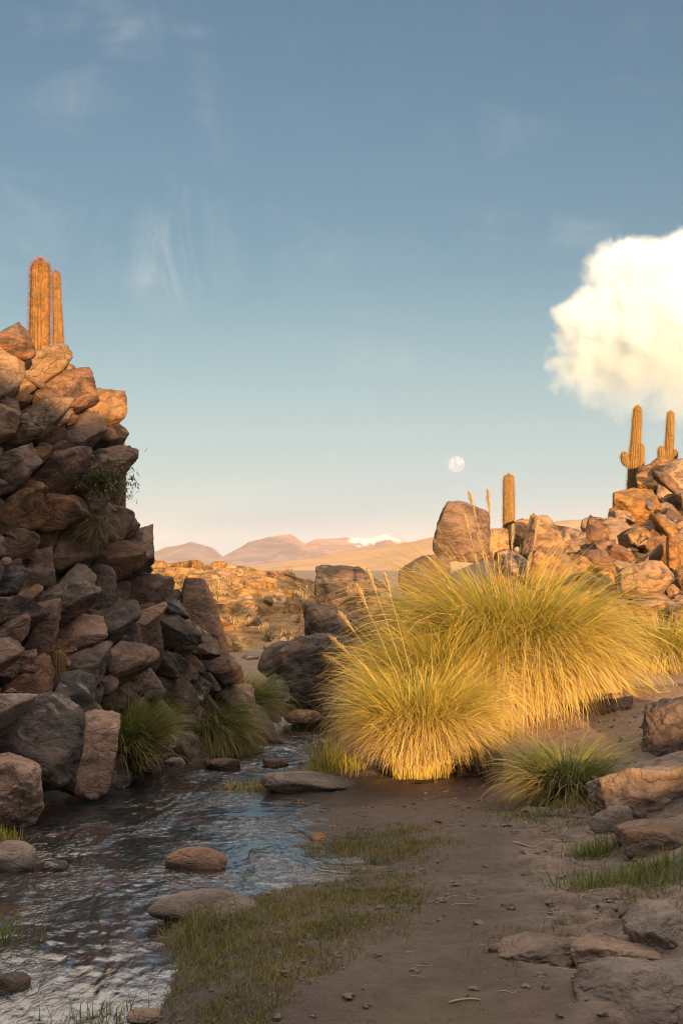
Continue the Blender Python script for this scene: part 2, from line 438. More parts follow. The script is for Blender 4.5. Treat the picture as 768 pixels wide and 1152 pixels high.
nt.set(bp, 'Height', nt.math('MULTIPLY', nt.math('ADD', w1, nt.math('MULTIPLY', w2, 0.55)), nt.math('ADD', 0.30, nt.math('MULTIPLY', cur, 0.95))))
b = nt.n('ShaderNodeBsdfPrincipled'); nt.set(b, 'Base Color', nt.mix(ff, bed, (0.55, 0.58, 0.60))); nt.set(b, 'Normal', bp.outputs[0])
nt.set(b, 'Roughness', nt.math('ADD', nt.math('MULTIPLY', ff, 0.5), 0.04)); b.inputs['IOR'].default_value = 2.1
b.inputs['Specular IOR Level'].default_value = 1.0
nt.t.links.new(b.outputs[0], out.inputs['Surface'])
M['water'] = m
wx = np.linspace(-3.0, 0.7, 300); wyy = 4.2 * (26 / 4.2) ** np.linspace(0, 1, 900)
qx, qy = np.meshgrid(wx, wyy, indexing='ij'); qx, qy = qx.ravel(), qy.ravel()
near = sst(8.2 - qy, 0, 1.8) * (1 - sst(qx, -1.0, -0.5))
# quiet water in the muddy inlets and close to the bank
dist_r = np.interp(qy, _YR, _XR) - qx
calm = sst(dist_r, -0.15, 0.25)
p3 = np.stack([qx * 1.0 + 0.25 * np.sin(qy * 0.9), qy * 0.62, qx * 0], 1)
rip = fbm(p3 * 6.5, 3, ridged=True) * 0.011 + fbm(p3 * 15 + 7, 2) * 0.007 + fbm(p3 * 1.3 + 3, 2) * 0.012
qz = water_level(qx, qy) + 1.0 * rip * (0.15 + 0.85 * calm) * (1 + 0.8 * near) * (0.55 + 0.8 * sst(fbm(np.stack([qx * 1.1, qy * 0.7, qx * 0 + 21], 1), 3), -0.3, 0.4))
structure(mesh_np('stream_water', np.stack([qx, qy, qz], 1), grid_faces(300, 900)[:, ::-1], M['water'], attrs={'foam': np.clip(near * 0.12 + 0.25 * sst(fbm(p3 * 2.0 + 60, 3), 0.15, 0.5), 0, 1)}))

# far hill, mountains ------------------------------------------------------------
def relief(name, mat, Yc, depth, prof, x0, x1, n=(420, 60), ridge=0.22, seed=0, base=-30.0, rough=0.04, lift=1.0):
    """a range of hills whose crest follows a list of (pixel, pixel) skyline points at distance Yc, with ribbed flanks"""
    u = np.linspace(x0, x1, n[0]); w = np.linspace(-1, 1, n[1])
    uu, ww = np.meshgrid(u, w, indexing='ij'); uu, ww = uu.ravel(), ww.ravel()
    pxs = np.array([a for a, _ in prof], float); pys = np.array([b for _, b in prof], float)
    px = 384 + F * uu / Yc
    crest = (640 - np.interp(px, pxs, pys)) / F * Yc * lift
    p3 = np.stack([uu, ww * depth, uu * 0], 1) / Yc
    fl = np.clip(1 - np.abs(ww + 0.12 * fbm(p3 * 14 + seed, 3)), 0, 1) ** 1.15
    rg = fbm(p3 * np.array([38, 14, 1]) + seed + 5, 5, ridged=True)
    z = base + (crest - base) * fl * (1 + ridge * rg * (1 - fl) * 1.6) + crest * rough * fbm(p3 * 60 + seed, 5)
    v = np.stack([uu, Yc + ww * depth, z], 1)
    return structure(mesh_np(name, v, grid_faces(*n)[:, ::-1], mat))
def hill_material(name, a, b_, snow=None):
    m, nt, out = material(name)
    pos = nt.n('ShaderNodeNewGeometry').outputs['Position']
    n1 = nt.noise(pos, 0.004, 6, 0.6); n2 = nt.noise(nt.mapping(pos, (1, 0.5, 2)), 0.012, 6, 0.6)
    col = nt.mix(nt.ramp(n1, 0.38, 0.62), a, b_)
    col = nt.mix(nt.math('MULTIPLY', nt.ramp(n2, 0.45, 0.65), 0.4), col, tuple(v * 0.6 for v in a))
    if snow:
        sx = nt.n('ShaderNodeSeparateXYZ'); nt.set(sx, 0, pos)
        zz = nt.math('ADD', sx.outputs[2], nt.math('MULTIPLY', nt.math('SUBTRACT', nt.noise(nt.mapping(pos, (1, 0.15, 1.4), (0, 0.5, 0)), 0.011, 7, 0.75), 0.5), 330))
        xx = nt.math('ABSOLUTE', nt.math('SUBTRACT', sx.outputs[0], snow[0]))
        f = nt.math('MULTIPLY', nt.ramp(zz, snow[2], snow[2] + 14), nt.math('SUBTRACT', 1.0, nt.ramp(xx, snow[1], snow[1] * 1.35)))
        col = nt.mix(f, col, (0.82, 0.82, 0.84))
    b = nt.n('ShaderNodeBsdfPrincipled'); nt.set(b, 'Base Color', col); b.inputs['Roughness'].default_value = 0.95
    b.inputs['Specular IOR Level'].default_value = 0.1
    nt.t.links.new(b.outputs[0], out.inputs['Surface'])
    return m
M['ramp'] = hill_material('desert_hill', (0.62, 0.38, 0.20), (0.53, 0.32, 0.165))
M['mount'] = hill_material('volcanic_mountain', (0.48, 0.28, 0.22), (0.30, 0.18, 0.145), (250, 165, 162))
relief('hill', M['ramp'], 3500, 1500, [(-900, 655), (0, 645), (190, 638), (270, 636), (300, 633), (350, 626), (400, 617), (450, 609), (490, 602), (585, 589), (700, 578), (900, 570), (1500, 590)], -2600, 2600, ridge=0.05, seed=3)
relief('mountains', M['mount'], 12000, 2200, [(-1200, 628), (-400, 622), (0, 626), (150, 630), (190, 618), (215, 612), (238, 617), (252, 628), (280, 612), (300, 608), (326, 605), (343, 614), (358, 610), (380, 609), (402, 607), (418, 609), (432, 605), (450, 611), (480, 613), (560, 606), (800, 615), (1500, 625)], -9000, 9000, n=(1200, 80), ridge=0.55, seed=11, rough=0.14, lift=1.10)

# canyon side behind the photographer: its shadow covers the near bank
SH_U = [-14, 0.2, 1.0, 1.7, 2.3, 2.8, 3.05, 3.3, 3.7, 4.6, 5.2, 6.0, 12.0, 20]
SH_V = [4.5, 4.2, 4.05, 3.9, 3.8, 3.5, 2.1, 0.98, 0.92, 1.12, 1.24, 1.40, 1.5, 1.6]
RIDGE_S = -16.0
uu = np.linspace(-30, 34, 640); ww = np.linspace(-1, 1, 40)
U, Wv = np.meshgrid(uu, ww, indexing='ij'); U, Wv = U.ravel(), Wv.ravel()
top = np.interp(U, SH_U, SH_V) - RIDGE_S * math.tan(el)
top = top + 0.22 * fbm(np.stack([U * 1.3, U * 0, U * 0 + 4], 1), 4, ridged=True) * sst(-U, -2.9, -2.3) - 0.06 * sst(-U, -2.9, -2.3)
top = top + 0.10 * fbm(np.stack([U * 0.9, U * 0, U * 0 + 9], 1), 4)
zz = -0.6 + (top + 0.6) * np.clip(1 - np.abs(Wv), 0, 1) ** 0.7
zz = zz + 0.12 * fbm(np.stack([U, Wv * 4, U * 0], 1) * 1.2, 4) * np.abs(Wv)
ss = RIDGE_S - 3.2 * Wv
ca, sa = math.cos(az), math.sin(az)
structure(mesh_np('canyon_wall', np.stack([U * ca - ss * sa, U * sa + ss * ca, zz], 1), grid_faces(640, 40), M['rock_brown']))

# ------------------------------------------------------------------ placing helpers
def surf_z(x, y):
    g = gheight(x, y)
    inside = (np.asarray(y) < 26) & (np.asarray(x) < np.interp(y, _YR, _XR) + 0.9) & (np.asarray(x) > -3.0)
    return np.where(inside, np.maximum(g, water_level(x, y)), g)
def hit(px, py, y0=5.0, y1=40.0):
    """where the sight line of a photograph pixel meets the ground or the water"""
    Y = np.linspace(y0, y1, 7000)
    a, b = (px - 384.0) / F, (576.0 - py) / F
    vy = math.cos(PITCH) - math.sin(PITCH) * b; vz = math.sin(PITCH) + math.cos(PITCH) * b
    z = EYE + vz / vy * Y; x = a / vy * Y
    below = np.nonzero(z <= surf_z(x, Y))[0]
    k = below[0] if len(below) else len(Y) - 1
    return Vector((x[k], Y[k], z[k]))
def in_poly(px, py, poly):
    px = np.asarray(px); py = np.asarray(py); c = np.zeros(px.shape, bool)
    n = len(poly)
    for i in range(n):
        x0, y0 = poly[i]; x1, y1 = poly[i - 1]
        cond = ((y0 > py) != (y1 > py)) & (px < (x1 - x0) * (py - y0) / ((y1 - y0) or 1e-9) + x0)
        c ^= cond
    return c
def to_px(x, y, z):
    dy, dz = np.asarray(y), np.asarray(z) - EYE
    f = dy * math.cos(PITCH) + dz * math.sin(PITCH); u = -dy * math.sin(PITCH) + dz * math.cos(PITCH)
    return 384 + F * np.asarray(x) / f, 576 - F * u / f

# ------------------------------------------------------------------ mesa beyond the stream
rs = np.random.RandomState(5)
mx = np.linspace(-16, 5, 520); my = np.linspace(26, 84, 520)
ax, ay = np.meshgrid(mx, my, indexing='ij'); ax, ay = ax.ravel(), ay.ravel()
p3 = np.stack([ax, ay, ax * 0], 1)
tt = (ay - 28 + 1.2 * fbm(p3 * 0.3, 3)) / 30
topz = np.interp(ax * 55 / np.maximum(ay, 20), [-16, -4.2, -3.0, -1.6, -0.6, 0.6, 3], [1.75, 1.62, 1.50, 1.28, 0.7, 0.05, -0.3])
g = 0.30 * sst(tt, 0.0, 0.45) + 0.28 * sst(tt, 0.38, 0.50) + 0.20 * sst(tt, 0.60, 0.68) + 0.22 * sst(tt, 0.82, 0.95)
g = g * (1 - sst(ay, 66, 84))
sx_ = rs.uniform(-16, 5, 1500); sy_ = rs.uniform(26, 84, 1500)
off_ = rs.normal(size=1500); tx_ = rs.normal(size=1500); ty_ = rs.normal(size=1500)
dz = np.zeros(len(ax))
wx_ = ax + 0.35 * fbm(p3 * 1.1 + 3, 3); wy_ = ay + 0.5 * fbm(p3 * 1.1 + 13, 3)
for k in range(0, len(ax), 20000):
    d2 = (wx_[k:k + 20000, None] - sx_[None]) ** 2 + ((wy_[k:k + 20000, None] - sy_[None]) * 0.8) ** 2
    j = d2.argpartition(1, axis=1)[:, :2]
    dd = np.sqrt(np.take_along_axis(d2, j, 1)); o_ = dd.argsort(1)
    j = np.take_along_axis(j, o_, 1); dd = np.take_along_axis(dd, o_, 1)
    c0 = j[:, 0]; edge = dd[:, 1] - dd[:, 0]
    dz[k:k + 20000] = 0.10 * off_[c0] + 0.10 * tx_[c0] * (wx_[k:k + 20000] - sx_[c0]) + 0.13 * ty_[c0] * (wy_[k:k + 20000] - sy_[c0]) - 0.12 * np.exp(-edge / 0.06)
rough = 0.7 + 0.3 * sst(tt, 0.32, 0.5)
mz = 0.0 + topz * g + (dz * rough * 0.85 + 0.05 * fbm(p3 * 2.5, 4)) * sst(tt, -0.05, 0.1) * sst(topz, -0.3, 0.5) * (1 - sst(ay, 64, 80)) - 0.25 * sst(-tt, -0.05, 0.1)
mz = np.where(topz < 0.2, mz - 0.3, mz)
structure(mesh_np('rocky_hill', np.stack([ax, ay, mz], 1), grid_faces(520, 520)[:, ::-1], M['rock_far']))

#@@LAB@@
ROCK_LABELS = {
    'cliff 0': 'only brown rock on the inner cliff, just above the streaked boulder',
    'cliff 114': 'only blackish rock on the inner cliff, just above the streaked boulder',
    'cliff 3': 'flat brown rock on the inner cliff, beside the cliff top cacti',
    'cliff 4': 'largest brown rock midway along the cliff, just under the hanging shrub',
    'cliff 95': 'lowest brown rock midway along the cliff, just under the hanging shrub',
    'cliff 73': 'only pinkish rock midway along the cliff, level with the tip of the pointed rock',
    'cliff 6': 'largest brown rock midway along the cliff, level with the tip of the pointed rock',
    'cliff 55': 'innermost brown rock midway along the cliff, level with the tip of the pointed rock',
    'cliff 8': 'largest brown rock on the outer cliff edge, well below the hanging shrub',
    'cliff 69': 'topmost brown rock on the outer cliff edge, well below the hanging shrub',
    'cliff 116': 'lowest brown rock on the outer cliff edge, well below the hanging shrub',
    'cliff 9': 'blocky brown rock midway along the cliff, level with the pointed rock',
    'cliff 11': 'only blackish rock on the outer cliff edge, level with the pointed rock',
    'cliff 82': 'only pinkish rock on the outer cliff edge, level with the pointed rock',
    'cliff 53': 'largest brown rock on the outer cliff edge, level with the pointed rock',
    'cliff 134': 'smallest brown rock on the outer cliff edge, level with the pointed rock',
    'cliff 13': 'largest brown rock on the inner cliff, well below the hanging shrub',
    'cliff 59': 'topmost brown rock on the inner cliff, well below the hanging shrub',
    'cliff 52': 'only brown rock on the outer cliff edge, level with the short recess cactus',
    'cliff 93': 'topmost blackish rock on the outer cliff edge, level with the short recess cactus',
    'cliff 14': 'innermost blackish rock on the outer cliff edge, level with the short recess cactus',
    'cliff 15': 'largest brown rock on the inner cliff, level with the short recess cactus',
    'cliff 61': 'topmost brown rock on the inner cliff, level with the short recess cactus',
    'cliff 86': 'lowest brown rock on the inner cliff, level with the short recess cactus',
    'cliff 18': 'largest tan rock on the inner cliff, level with the hanging shrub',
    'cliff 45': 'lowest tan rock on the inner cliff, level with the hanging shrub',
    'cliff 20': 'largest brown rock midway along the cliff, well below the hanging shrub',
    'cliff 75': 'lowest brown rock midway along the cliff, well below the hanging shrub',
    'cliff 21': 'largest tan rock midway along the cliff, just below the cliff top cacti',
    'cliff 142': 'lowest brown rock midway along the cliff, just below the cliff top cacti',
    'cliff 145': 'smallest tan rock midway along the cliff, just below the cliff top cacti',
    'cliff 49': 'outermost brown rock midway along the cliff, just below the cliff top cacti',
    'cliff 23': 'largest brown rock on the inner cliff, just under the hanging shrub',
    'cliff 92': 'lowest brown rock on the inner cliff, just under the hanging shrub',
    'cliff 98': 'smallest brown rock on the inner cliff, just under the hanging shrub',
    'cliff 64': 'only blackish rock on the outer cliff edge, level with the tip of the pointed rock',
    'cliff 40': 'largest brown rock on the outer cliff edge, level with the tip of the pointed rock',
    'cliff 24': 'topmost brown rock on the outer cliff edge, level with the tip of the pointed rock',
    'cliff 140': 'smallest brown rock on the outer cliff edge, level with the tip of the pointed rock',
    'cliff 103': 'innermost brown rock on the outer cliff edge, level with the tip of the pointed rock',
    'cliff 28': 'only brown rock midway along the cliff, level with the short recess cactus',
    'cliff 68': 'only pinkish rock midway along the cliff, level with the short recess cactus',
    'cliff 29': 'only tan rock on the outer cliff edge, level with the hanging shrub',
    'cliff 94': 'only brown rock on the outer cliff edge, level with the hanging shrub',
    'cliff 32': 'only blackish rock on the inner cliff, level with the pointed rock',
    'cliff 35': 'only brown rock on the inner cliff, level with the pointed rock',
    'cliff 102': 'only pinkish rock on the inner cliff, level with the pointed rock',
    'cliff 74': 'only blackish rock on the inner cliff, level with the tip of the pointed rock',
    'cliff 46': 'largest brown rock on the inner cliff, level with the tip of the pointed rock',
    'cliff 38': 'smallest brown rock on the inner cliff, level with the tip of the pointed rock',
    'cliff 42': 'only grey rock midway along the cliff, just above the streaked boulder',
    'cliff 104': 'only brown rock midway along the cliff, just above the streaked boulder',
    'cliff 43': 'blocky pinkish rock on the inner cliff, beside the streaked boulder',
    'cliff 47': 'largest brown rock midway along the cliff, level with the hanging shrub',
    'cliff 96': 'topmost brown rock midway along the cliff, level with the hanging shrub',
    'cliff 113': 'lowest brown rock midway along the cliff, level with the hanging shrub',
    'cliff 48': 'largest brown rock on the outer cliff edge, just under the hanging shrub',
    'cliff 106': 'lowest brown rock on the outer cliff edge, just under the hanging shrub',
    'cliff 54': 'only tan rock on the inner cliff, just below the cliff top cacti',
    'cliff 108': 'lowest brown rock on the inner cliff, just below the cliff top cacti',
    'cliff 144': 'outermost brown rock on the inner cliff, just below the cliff top cacti',
    'cliff 143': 'largest blackish rock on the outer cliff edge, just above the streaked boulder',
    'cliff 101': 'lowest blackish rock on the outer cliff edge, just above the streaked boulder',
    'bank 0': 'blocky brown rock on the dark bank below the cliff, above the bank grass',
    'bank 2': 'largest grey rock on the dark bank below the cliff, behind the bank grass',
    'bank 29': 'topmost grey rock on the dark bank below the cliff, behind the bank grass',
    'bank 1': 'outermost grey rock on the dark bank below the cliff, behind the bank grass',
    'bank 4': 'innermost blackish rock on the dark bank below the cliff, behind the bank grass',
    'bank 3': 'topmost of the blackish rocks on the dark bank below the cliff, behind the bank grass',
    'bank 6': 'largest blackish rock on the dark bank by the stream, above the bank grass',
    'bank 9': 'topmost grey rock on the dark bank by the stream, above the bank grass',
    'bank 18': 'lowest grey rock on the dark bank by the stream, above the bank grass',
    'bank 33': 'smallest blackish rock on the dark bank by the stream, above the bank grass',
    'bank 16': 'innermost blackish rock on the dark bank by the stream, above the bank grass',
    'bank 31': 'topmost of the blackish rocks on the dark bank by the stream, above the bank grass',
    'bank 20': 'only grey rock on the dark bank by the stream, behind the bank grass',
    'bank 24': 'only brown rock on the dark bank by the stream, behind the bank grass',
    'bank 11': 'largest blackish rock on the dark bank by the stream, behind the bank grass',
    'bank 7': 'topmost blackish rock on the dark bank by the stream, behind the bank grass',
    'bank 17': 'outermost blackish rock on the dark bank by the stream, behind the bank grass',
    'bank 8': 'smallest of the blackish rocks on the dark bank by the stream, behind the bank grass',
    'bank 12': 'largest blackish rock on the dark bank by the stream, beside the pointed rock',
    'bank 19': 'topmost blackish rock on the dark bank by the stream, beside the pointed rock',
    'slope 34': 'largest tan rock between pointed tan boulder and largest tussock',
    'slope 102': 'topmost tan rock between pointed tan boulder and largest tussock',
    'slope 60': 'lowest tan rock between pointed tan boulder and largest tussock',
    'slope 4': 'outermost tan rock between pointed tan boulder and largest tussock',
    'slope 110': 'innermost tan rock between pointed tan boulder and largest tussock',
    'slope 59': 'only brown rock above the lone tussock at the rubble foot',
    'slope 5': 'largest tan rock above the lone tussock at the rubble foot',
    'slope 51': 'topmost tan rock above the lone tussock at the rubble foot',
    'slope 6': 'blocky tan rock down slope of the large orange boulder',
    'slope 9': 'largest tan rock near the large orange boulder',
    'slope 79': 'lowest tan rock near the large orange boulder',
    'slope 12': 'only brown rock just above the drooping tussock',
    'slope 80': 'topmost tan rock just above the drooping tussock',
    'slope 88': 'outermost tan rock just above the drooping tussock',
    'slope 66': 'only brown rock down slope from the tall armed cactus',
    'slope 19': 'largest tan rock down slope from the tall armed cactus',
    'slope 84': 'lowest tan rock down slope from the tall armed cactus',
    'slope 46': 'largest tan rock around the broad tan block',
    'slope 23': 'topmost tan rock around the broad tan block',
    'slope 50': 'lowest tan rock around the broad tan block',
    'slope 25': 'largest tan rock right at the foot of the tall armed cactus',
    'slope 29': 'topmost tan rock right at the foot of the tall armed cactus',
    'slope 105': 'lowest tan rock right at the foot of the tall armed cactus',
    'slope 104': 'innermost tan rock right at the foot of the tall armed cactus',
    'slope 35': 'only brown rock under the ridge before the tall armed cactus',
    'slope 87': 'only tan rock under the ridge before the tall armed cactus',
    'slope 37': 'only brown rock on the ridge before the tall armed cactus',
    'slope 120': 'topmost tan rock on the ridge before the tall armed cactus',
    'slope 92': 'largest of the tan rocks on the ridge before the tall armed cactus',
    'slope 48': 'blocky tan rock behind the pointed tan boulder',
}
SMALL = {'cliff': ('small rock almost hidden in gaps between the bigger cliff rocks', 'small rocks filling the cliff'), 'bank': ('small rock almost hidden among the dark bank rocks', 'small rocks filling the dark bank'), 'slope': ('small rubble rock almost hidden among bigger sunlit rocks', 'small rocks filling the rubble slope'), 'mesa': ('small tan boulder strewn over the sunlit mesa', 'boulders strewn over the mesa')}
UNSEEN = set('cliff_7 cliff_22 cliff_25 cliff_27 cliff_33 cliff_36 cliff_50 cliff_56 cliff_72 cliff_76 cliff_80 cliff_81 cliff_83 cliff_85 cliff_87 cliff_88 cliff_89 cliff_90 cliff_91 cliff_100 cliff_105 cliff_107 cliff_109 cliff_110 cliff_111 cliff_115 cliff_118 cliff_120 cliff_121 cliff_122 cliff_123 cliff_126 cliff_127 cliff_128 cliff_129 cliff_132 cliff_135 cliff_136 cliff_137 cliff_138 cliff_139 cliff_146 cliff_147 cliff_148 cliff_149 cliff_150 cliff_151 cliff_152 cliff_153 cliff_154 cliff_155 cliff_156 cliff_157 cliff_158 cliff_159 cliff_160 cliff_161 cliff_162 cliff_163 cliff_164 cliff_165 cliff_166 cliff_167 cliff_168 cliff_169 cliff_170 bank_5 bank_13 bank_15 bank_22 bank_26 bank_27 bank_28 bank_30 bank_32 slope_1 slope_2 slope_3 slope_20 slope_28 slope_39 slope_47 slope_53 slope_57 slope_67 slope_70 slope_76 slope_77 slope_82 slope_85 slope_86 slope_89 slope_91 slope_93 slope_94 slope_95 slope_97 slope_98 slope_99 slope_106 slope_108 slope_112 slope_113 slope_114 slope_115 slope_117 slope_118 slope_119 slope_121 slope_122 slope_124 slope_125 slope_126 slope_127 slope_128 slope_130 slope_131 chip201_1 chip201_4 chip201_6 chip201_7 chip201_9 chip201_10 chip201_11 chip201_12 chip201_13 chip201_15 chip201_16 chip201_17 chip201_19 chip201_22 chip201_25 chip201_28 chip201_29 chip201_31 chip201_34 chip201_35 chip201_36 chip201_37 chip201_40 chip201_41 chip201_42 chip201_43 chip201_45 chip201_46 chip201_49 chip201_52 chip201_53 chip201_55 chip201_57 chip201_58 chip201_59 chip201_61 chip201_63 chip201_64 chip201_65 chip201_66 chip201_67 chip201_69 chip201_70 chip201_73 chip201_76 chip201_77 chip201_79 chip201_81 chip201_82 chip201_84 chip201_85 chip201_87 chip201_88 chip201_91 chip201_94 chip202_0 chip202_1 chip202_4 chip202_5 chip202_6 chip202_7 chip202_8 chip202_11 chip202_12 chip202_13 chip202_14 chip202_15 chip202_17 chip202_19 chip202_20 chip202_21 chip202_24 chip202_25 chip202_30 chip202_31 chip202_32 chip202_34 chip202_35 chip202_36 chip202_37 chip202_38 chip202_41 chip202_42 chip202_43 chip202_44 chip202_45 chip202_46 chip202_47 chip202_49 chip202_50 chip202_53 chip202_54 chip202_55 chip202_56 chip202_58 chip202_59 chip202_61 chip202_62 chip202_63 chip202_64 chip202_65 chip202_67 mesa_0 mesa_5 mesa_6 mesa_10 mesa_11 mesa_18 mesa_20 mesa_21 mesa_22 mesa_24 mesa_26 mesa_27 mesa_29 mesa_30 mesa_31 mesa_35 mesa_36 mesa_38 mesa_41 mesa_44'.split())
def name_rock(o, key, i):
    k = '%s %d' % (key, i)
    if k in ROCK_LABELS: tag(o, ROCK_LABELS[k], 'rock')
    else: tag(o, SMALL[key][0], 'boulder' if key == 'mesa' else 'rock', SMALL[key][1])
#@@END@@
# ------------------------------------------------------------------ fractured rock faces: every block is a rock of its own
CUBE26 = np.array([(a, b, c) for a in (-1, 0, 1) for b in (-1, 0, 1) for c in (-1, 0, 1) if (a, b, c) != (0, 0, 0)], float); CUBE26 /= np.linalg.norm(CUBE26, axis=1)[:, None]
def pack(key, poly, depth, rmin, rmax, n_try, seed, lin, mats, jit=0.11, extra=(), gap=(0.50, 0.60), sub_px=26, R_out=1.15, drop=(), outw=(0.35, -0.85, 0.4)):
    rs = np.random.RandomState(seed)
    px0 = min(a for a, _ in poly); px1 = max(a for a, _ in poly); py0 = min(b for _, b in poly); py1 = max(b for _, b in poly)
    pts = []
    for r_pass in np.geomspace(rmax, rmin, 8):
        for _ in range(n_try // 8):
            x, y = rs.uniform(px0, px1), rs.uniform(py0, py1)
            rr = r_pass * rs.uniform(0.85, 1.15)
            if not in_poly(np.array([x]), np.array([y]), poly)[0]: continue
            if all((x - a) ** 2 + (y - b) ** 2 > ((rr + c) * 0.86) ** 2 for a, b, c in pts): pts.append((x, y, rr))
    cs = [np.array(P(x, y, depth(x, y) + rs.normal() * jit)) for x, y, _ in pts] + [np.array(e) for e in extra]
    rr = [r * depth(x, y) / F for x, y, r in pts] + [rmax * 0.9 * e[1] / F for e in extra]
    cs = np.array(cs); Ai = np.linalg.inv(lin); q = cs @ Ai.T
    made = []
    for i in range(len(cs)):
        d = np.linalg.norm(q - q[i], axis=1); d[i] = 1e9
        nb = np.argsort(d)[:10]; nb = nb[d[nb] < 6 * rr[i]]
        Rr = rr[i] * R_out
        n1, d1 = (q[nb] - q[i]) / d[nb][:, None], d[nb] * rs.uniform(gap[0], gap[1], len(nb))
        n2, d2 = rand_planes(rs, 90, 0.42 * Rr, 0.85 * Rr)
        oo = Ai @ np.array(outw); oo = oo / np.linalg.norm(oo); dt = n2 @ oo
        n2, d2 = np.vstack([n2[dt > 0.72][:4], n2[(dt > 0.1) & (dt < 0.6)][:3]]), np.concatenate([d2[dt > 0.72][:4] * 0.95, d2[(dt > 0.1) & (dt < 0.6)][:3] * 1.25])
        n2 = np.vstack([n2, CUBE26]); d2 = np.concatenate([d2, np.full(26, 1.55 * Rr)])
        big = rr[i] / cs[i][1] * F > sub_px
        v, f = rock_shape(rs, 5 if big else 4, np.vstack([n1, n2]), np.concatenate([d1, d2]), 50, 0.085, 9, R0=Rr)
        mat = mats(cs[i], rs)
        if '%s_%d' % (key, i) in UNSEEN: continue
        o = mesh_np('rock', v @ lin.T, f, M[mat]); o.location = cs[i]
        name_rock(o, key, i)
        made.append(o)
    return made
def linmap(angle, stretch, squash, axis='Y'):
    r = np.array(Matrix.Rotation(angle, 3, axis)); s = np.diag([stretch, 1.05, squash])
    return r @ s @ r.T
def cliff_depth(px, py):
    return 11.7 + 0.0135 * max(px, -60) + (920 - py) * 0.0045 + 0.25 * math.sin(py * 0.021 + 1) + (0.9 * float(sst(px, 140, 185)))
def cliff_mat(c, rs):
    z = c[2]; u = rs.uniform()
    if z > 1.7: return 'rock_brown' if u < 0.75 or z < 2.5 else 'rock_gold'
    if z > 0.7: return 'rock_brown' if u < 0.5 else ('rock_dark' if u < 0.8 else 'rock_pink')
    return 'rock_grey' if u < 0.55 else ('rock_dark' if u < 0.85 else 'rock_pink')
rs = np.random.RandomState(21)
ex = []
for k in range(26):                                     # the top of the cliff runs back out of sight
    y = rs.uniform(14.5, 19); x = -1.75 - rs.uniform(0.15, 2.2) - 0.02 * (y - 14)
    ex.append((x, y, float(ground_z([x], [y], False)[0]) + 0.12))
cliff_poly = [(-130, 375), (0, 388), (30, 408), (92, 434), (127, 472), (126, 535), (138, 572), (164, 604), (166, 655), (158, 700), (142, 740), (105, 790), (105, 850), (60, 870), (0, 880), (-130, 930)]
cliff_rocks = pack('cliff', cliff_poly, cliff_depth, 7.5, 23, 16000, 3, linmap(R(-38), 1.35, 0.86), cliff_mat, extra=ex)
bank_poly = [(105, 795), (142, 742), (160, 700), (182, 668), (200, 700), (246, 742), (262, 772), (292, 800), (240, 830), (150, 852), (108, 866)]
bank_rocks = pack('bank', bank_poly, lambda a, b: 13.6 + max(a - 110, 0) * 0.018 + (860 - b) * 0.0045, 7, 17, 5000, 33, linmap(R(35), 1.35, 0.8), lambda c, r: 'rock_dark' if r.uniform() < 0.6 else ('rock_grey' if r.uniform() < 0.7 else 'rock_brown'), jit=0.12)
slope_poly = [(566, 655), (600, 606), (640, 602), (680, 583), (735, 560), (768, 533), (960, 450), (960, 840), (800, 770), (768, 725), (700, 720), (640, 700), (600, 690)]
def slope_depth(px, py):
    return 17.6 + (760 - py) * 0.047
slope_rocks = pack('slope', slope_poly, slope_depth, 6, 19, 12000, 9, linmap(R(28), 1.2, 0.88), lambda c, r: 'rock_gold' if r.uniform() < 0.86 else 'rock_brown', jit=0.14, sub_px=20)

# small broken pieces lying in the joints between the blocks
def chips(poly, depth, n, lo, hi, seed, mats, label, group, back):
    rs = np.random.RandomState(seed); k = 0
    forms = []
    for j in range(6):
        n_, d_ = rand_planes(rs, 10, 0.6, 1.0); forms.append(rock_shape(rs, 3 if j else 4, n_, d_, 34, 0.07, 8))
    while k < n:
        x, y = rs.uniform(-10, 775), rs.uniform(380, 870)
        if not in_poly(np.array([x]), np.array([y]), poly)[0]: continue
        Y = depth(x, y) + back; r = rs.uniform(lo, hi) * Y / F
        v, f = forms[k % 6]
        vv = (v * r * np.array([rs.uniform(0.9, 1.6), 1, rs.uniform(0.6, 1.0)])) @ rot_np(rs.uniform(-1, 1, 3)).T; mt = mats(rs)
        if 'chip%d_%d' % (seed, k) not in UNSEEN:
            o = mesh_np('rock', vv, f, M[mt]); o.location = P(x, y, Y); tag(o, label, 'rock', group)
            #@chip
        k += 1
chips(slope_poly, slope_depth, 95, 4, 10, 201, lambda r: 'rock_gold' if r.uniform() < 0.8 else 'rock_brown', 'small broken rubble piece lodged on the golden slope', 'small rubble pieces on the golden slope', -0.16)
chips(cliff_poly, cliff_depth, 70, 4, 10, 202, lambda r: 'rock_brown' if r.uniform() < 0.7 else 'rock_pink', 'small broken chunk lodged in a joint of the cliff', 'small broken chunks in the cliff joints', -0.02)
